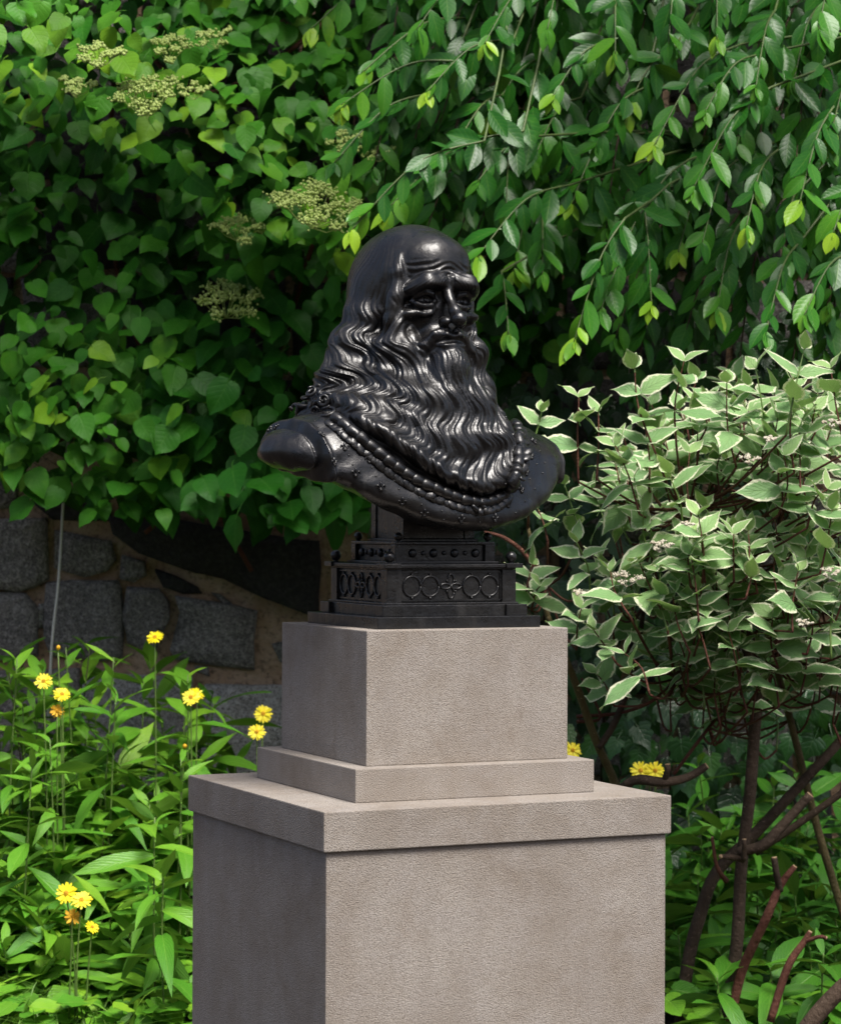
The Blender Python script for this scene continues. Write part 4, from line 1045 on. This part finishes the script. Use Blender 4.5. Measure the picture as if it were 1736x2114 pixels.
def build_perennials():
    gl = 'leafy perennials in the bed before the stone wall'; ll = 'bright green lance leaved perennial in the sunlit bed'
    n = 0
    while n < 92:
        px = U(-60, 520); Y = U(6.45, 7.95)
        x = (px - 868)/5208*Y
        if px > 380 and Y < 7.2: continue
        hmax = .20 + (Y - 6.45)*.49
        if px > 330: hmax *= .86
        if px > 430: hmax *= .75
        make_perennial(x, Y, hmax*U(.8, 1.12), random.choice((15, 17, 19)), U(.135, .195), (.56 + U(-.14, .16) - .08*(px > 300)), gl, ll, (U(-.12, .12), U(-.12, .05)), 'greenstem' if U(0, 1) < .7 else 'purplestem', .12); n += 1
    # tall shoots standing clear against the wall
    for px, top, Y in [(165, 1330, 7.4), (205, 1350, 7.3), (20, 1350, 7.2), (60, 1370, 7.5), (360, 1385, 7.35), (395, 1440, 7.2), (290, 1400, 7.5), (325, 1680, 6.5), (345, 1790, 6.35), (225, 1420, 7.1), (110, 1520, 6.9), (40, 1570, 6.7), (370, 1560, 6.9)]:
        p = at(px, top, Y); make_perennial(p.x, Y, p.z - ground_z(p.x, Y), 18, .15, .55, gl, ll, (U(-.05, .05), 0), 'greenstem', .25)
    gr = 'leafy perennials in the shade of the pruned shrub'; lr = 'lance leaved perennial beneath the pruned shrub, shade put into its darker leaf colour'
    n = 0
    while n < 32:
        px = U(1330, 1830); Y = U(6.5, 7.75); x = (px - 868)/5208*Y
        make_perennial(x, Y, (.20 + (Y - 6.5)*.30)*U(.7, 1.2), random.choice((13, 15)), U(.14, .20), .10 + U(-.14, .14), gr, lr, (U(-.2, .15), U(-.2, .05)), 'greenstem', .15); n += 1  # low tint puts the shrub's shade into the leaf colour
    for px, top, Y in [(1440, 1810, 6.9), (1545, 1690, 7.2), (1500, 1700, 7.2), (1400, 1920, 6.6), (1590, 1990, 6.3), (1480, 2010, 6.2), (1700, 1960, 6.2), (1420, 1660, 7.4)]:
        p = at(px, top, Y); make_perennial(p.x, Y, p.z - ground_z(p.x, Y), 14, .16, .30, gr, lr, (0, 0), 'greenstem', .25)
build_perennials()
# ---------------------------------------------------------------- yellow daisies
def build_daisy(px, py, Y, r, label, face, state='open', group=None):
    c = at(px, py, Y); g = Vector((c.x + U(-.03, .03), Y + .03, ground_z(c.x, Y)))
    o = thing('yellow_daisy', g, label, 'flower', group); c = c - g
    S = spline([(0, 0, -.01), c*.5 + Vector((U(-.015, .015), 0, 0)), c], 5)
    MB().tube(S, lerp_list([.0032, .0024, .0020], len(S)), 5).build('stem', M['greenstem'], o)
    n = Vector(face).normalized(); a = n.orthogonal().normalized(); b = n.cross(a)
    fr = Matrix((a, b, n)).transposed().to_4x4(); fr.translation = c
    cp = MB().ball((0, 0, -.004), (.006, .006, .006), 8, 5); cp.build('calyx', M['greenstem'], o, mtx=fr)
    if state == 'bud': MB().ball((0, 0, .004), (.0065, .0065, .008), 8, 6).build('bud', M['disc'], o, mtx=fr); return
    pt = MB(); m = 16; r *= 1.12
    for lay in range(2):
        for i in range(m if lay == 0 else 7):
            w = 2*math.pi*(i if lay == 0 else i*2.3 + .5)/m + U(-.09, .09); L = r*U(.86, 1.06)*(1 - .1*lay); h = .0027*r/.022; t = Vector((math.cos(w), math.sin(w), 0)); q = Vector((-t.y, t.x, 0))
            dr = U(-.10, .12) + .10*lay if state == 'open' else U(-.9, .5)
            pts = [(0.15, .5), (.55, 1.0), (.86, .9), (1., .3)]
            V = []
            for f, wd in pts:
                base = t*L*f + Vector((0, 0, .002*lay + L*dr*f*f)); V += [base - q*h*wd, base + q*h*wd]
            pt.add(V, [(0, 2, 3, 1), (2, 4, 5, 3), (4, 6, 7, 5)])
    pt.build('petals', M['petal'] if state == 'open' else M['disc'], o, mtx=fr)
    ds = MB().ball((0, 0, .0015), (r*.24, r*.24, r*.13), 10, 6)
    for i in range(26):
        w = i*2.4; q = r*.22*math.sqrt(i/26); ds.ball((q*math.cos(w), q*math.sin(w), .0015 + r*.15*math.sqrt(max(0, 1 - (q/(r*.24))**2))), .0011, 4, 3)
    ds.build('disc', M['disc'], o, mtx=fr)
for px, py, Y, r, fc, lb in [(90, 1407, 6.95, .023, (.1, -1, .6), 'yellow daisy on a tall stem beside the hanging grey rope'), (128, 1434, 6.95, .023, (.2, -.8, .8), 'yellow daisy above an orange wilted daisy near the rope foot'), (320, 1316, 7.1, .023, (-.2, -.8, .9), 'tallest yellow daisy standing alone before the granite stones'),
                             (394, 1440, 7.05, .024, (0, -1, .6), 'full yellow daisy before the pale lower stone, over an orange bud'), (543, 1474, 7.2, .025, (.1, -1, .35), 'yellow daisy close beside the pedestal plinth, upper of two'), (530, 1512, 7.1, .024, (0, -1, .5), 'yellow daisy close beside the pedestal plinth, lower of two'),
                             (137, 1845, 6.3, .026, (-.1, -1, .5), 'larger yellow daisy low in the bed with a second overlapping it'), (168, 1859, 6.28, .025, (.15, -.8, .8), 'yellow daisy low in the bed overlapping a larger daisy'), (190, 1915, 6.3, .017, (.5, -.6, .6), 'small half open yellow daisy low in the bed'),
                             (407, 1433, 7.1, .020, (.5, -.6, .8), 'small yellow daisy tucked behind a full daisy before the pale stone'), (1322, 1592, 7.2, .027, (0, -1, .5), 'yellow daisy behind the pruned stump beside the pedestal cap'), (1352, 1592, 7.2, .026, (.2, -1, .4), 'yellow daisy behind an upright cut stub by the pedestal cap'), (1340, 1605, 7.25, .024, (-.1, -1, .7), 'yellow daisy half hidden low behind the pruned stump'), (1182, 1550, 7.0, .024, (.2, -1, .5), 'yellow daisy peeping out beside the upper pedestal block')]:
    build_daisy(px, py, Y, r, lb, fc)
build_daisy(118, 1468, 6.95, .018, 'wilted orange daisy with curled petals below an open daisy', (.1, -.9, .3), 'wilt')
build_daisy(150, 1893, 6.29, .020, 'wilted orange daisy below two open daisies low in the bed', (.2, -.9, .2), 'wilt')
build_daisy(381, 1543, 6.95, .010, 'closed orange daisy bud among leaves below a full daisy', (.2, -.7, .6), 'bud')
build_daisy(120, 1340, 7.0, .008, 'small closed yellow bud on a thin stem near the rope', (.2, -.5, .8), 'bud')
# ---------------------------------------------------------------- ground cover
def build_cover():
    root = tag(link('ground_cover', None), 'low heart shaped leaves and seedlings carpeting the soil under the perennials', 'ground cover', kind='stuff'); root.location = (-1, 7, .05)
    F = Foliage('cover', M['lance'])
    for i in range(2000):
        px = U(-60, 620) if i % 3 else U(1330, 1830); Y = U(6.2, 8.1); x = (px - 868)/5208*Y; h = U(.02, .16)
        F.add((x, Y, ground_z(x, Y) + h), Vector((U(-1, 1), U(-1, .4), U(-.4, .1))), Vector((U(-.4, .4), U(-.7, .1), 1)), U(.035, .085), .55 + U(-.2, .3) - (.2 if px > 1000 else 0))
    F.finish(root, 0, 'seedlings')
    G = MB()
    for i in range(520):
        px = U(-60, 260); Y = U(6.1, 6.9); x = (px - 868)/5208*Y; z = ground_z(x, Y); a = U(0, 6.28); L = U(.10, .34); w = U(.002, .0045); q = Vector((-math.sin(a), math.cos(a), 0))*w
        S = [Vector((x + math.cos(a)*L*f*f*.8, Y + math.sin(a)*L*f*f*.8, z + L*(f - .45*f*f))) for f in (0, .35, .7, 1)]
        V = []
        for k, p in enumerate(S): V += [p - q*(1 - k*.3), p + q*(1 - k*.3)]
        G.add(V, [(0, 1, 3, 2), (2, 3, 5, 4), (4, 5, 7, 6)])
    gi = Matrix.Translation(-root.location); o = link('grass', G.mesh('grass'), M['grass'], root, gi); tag(o, kind='stuff')
build_cover()
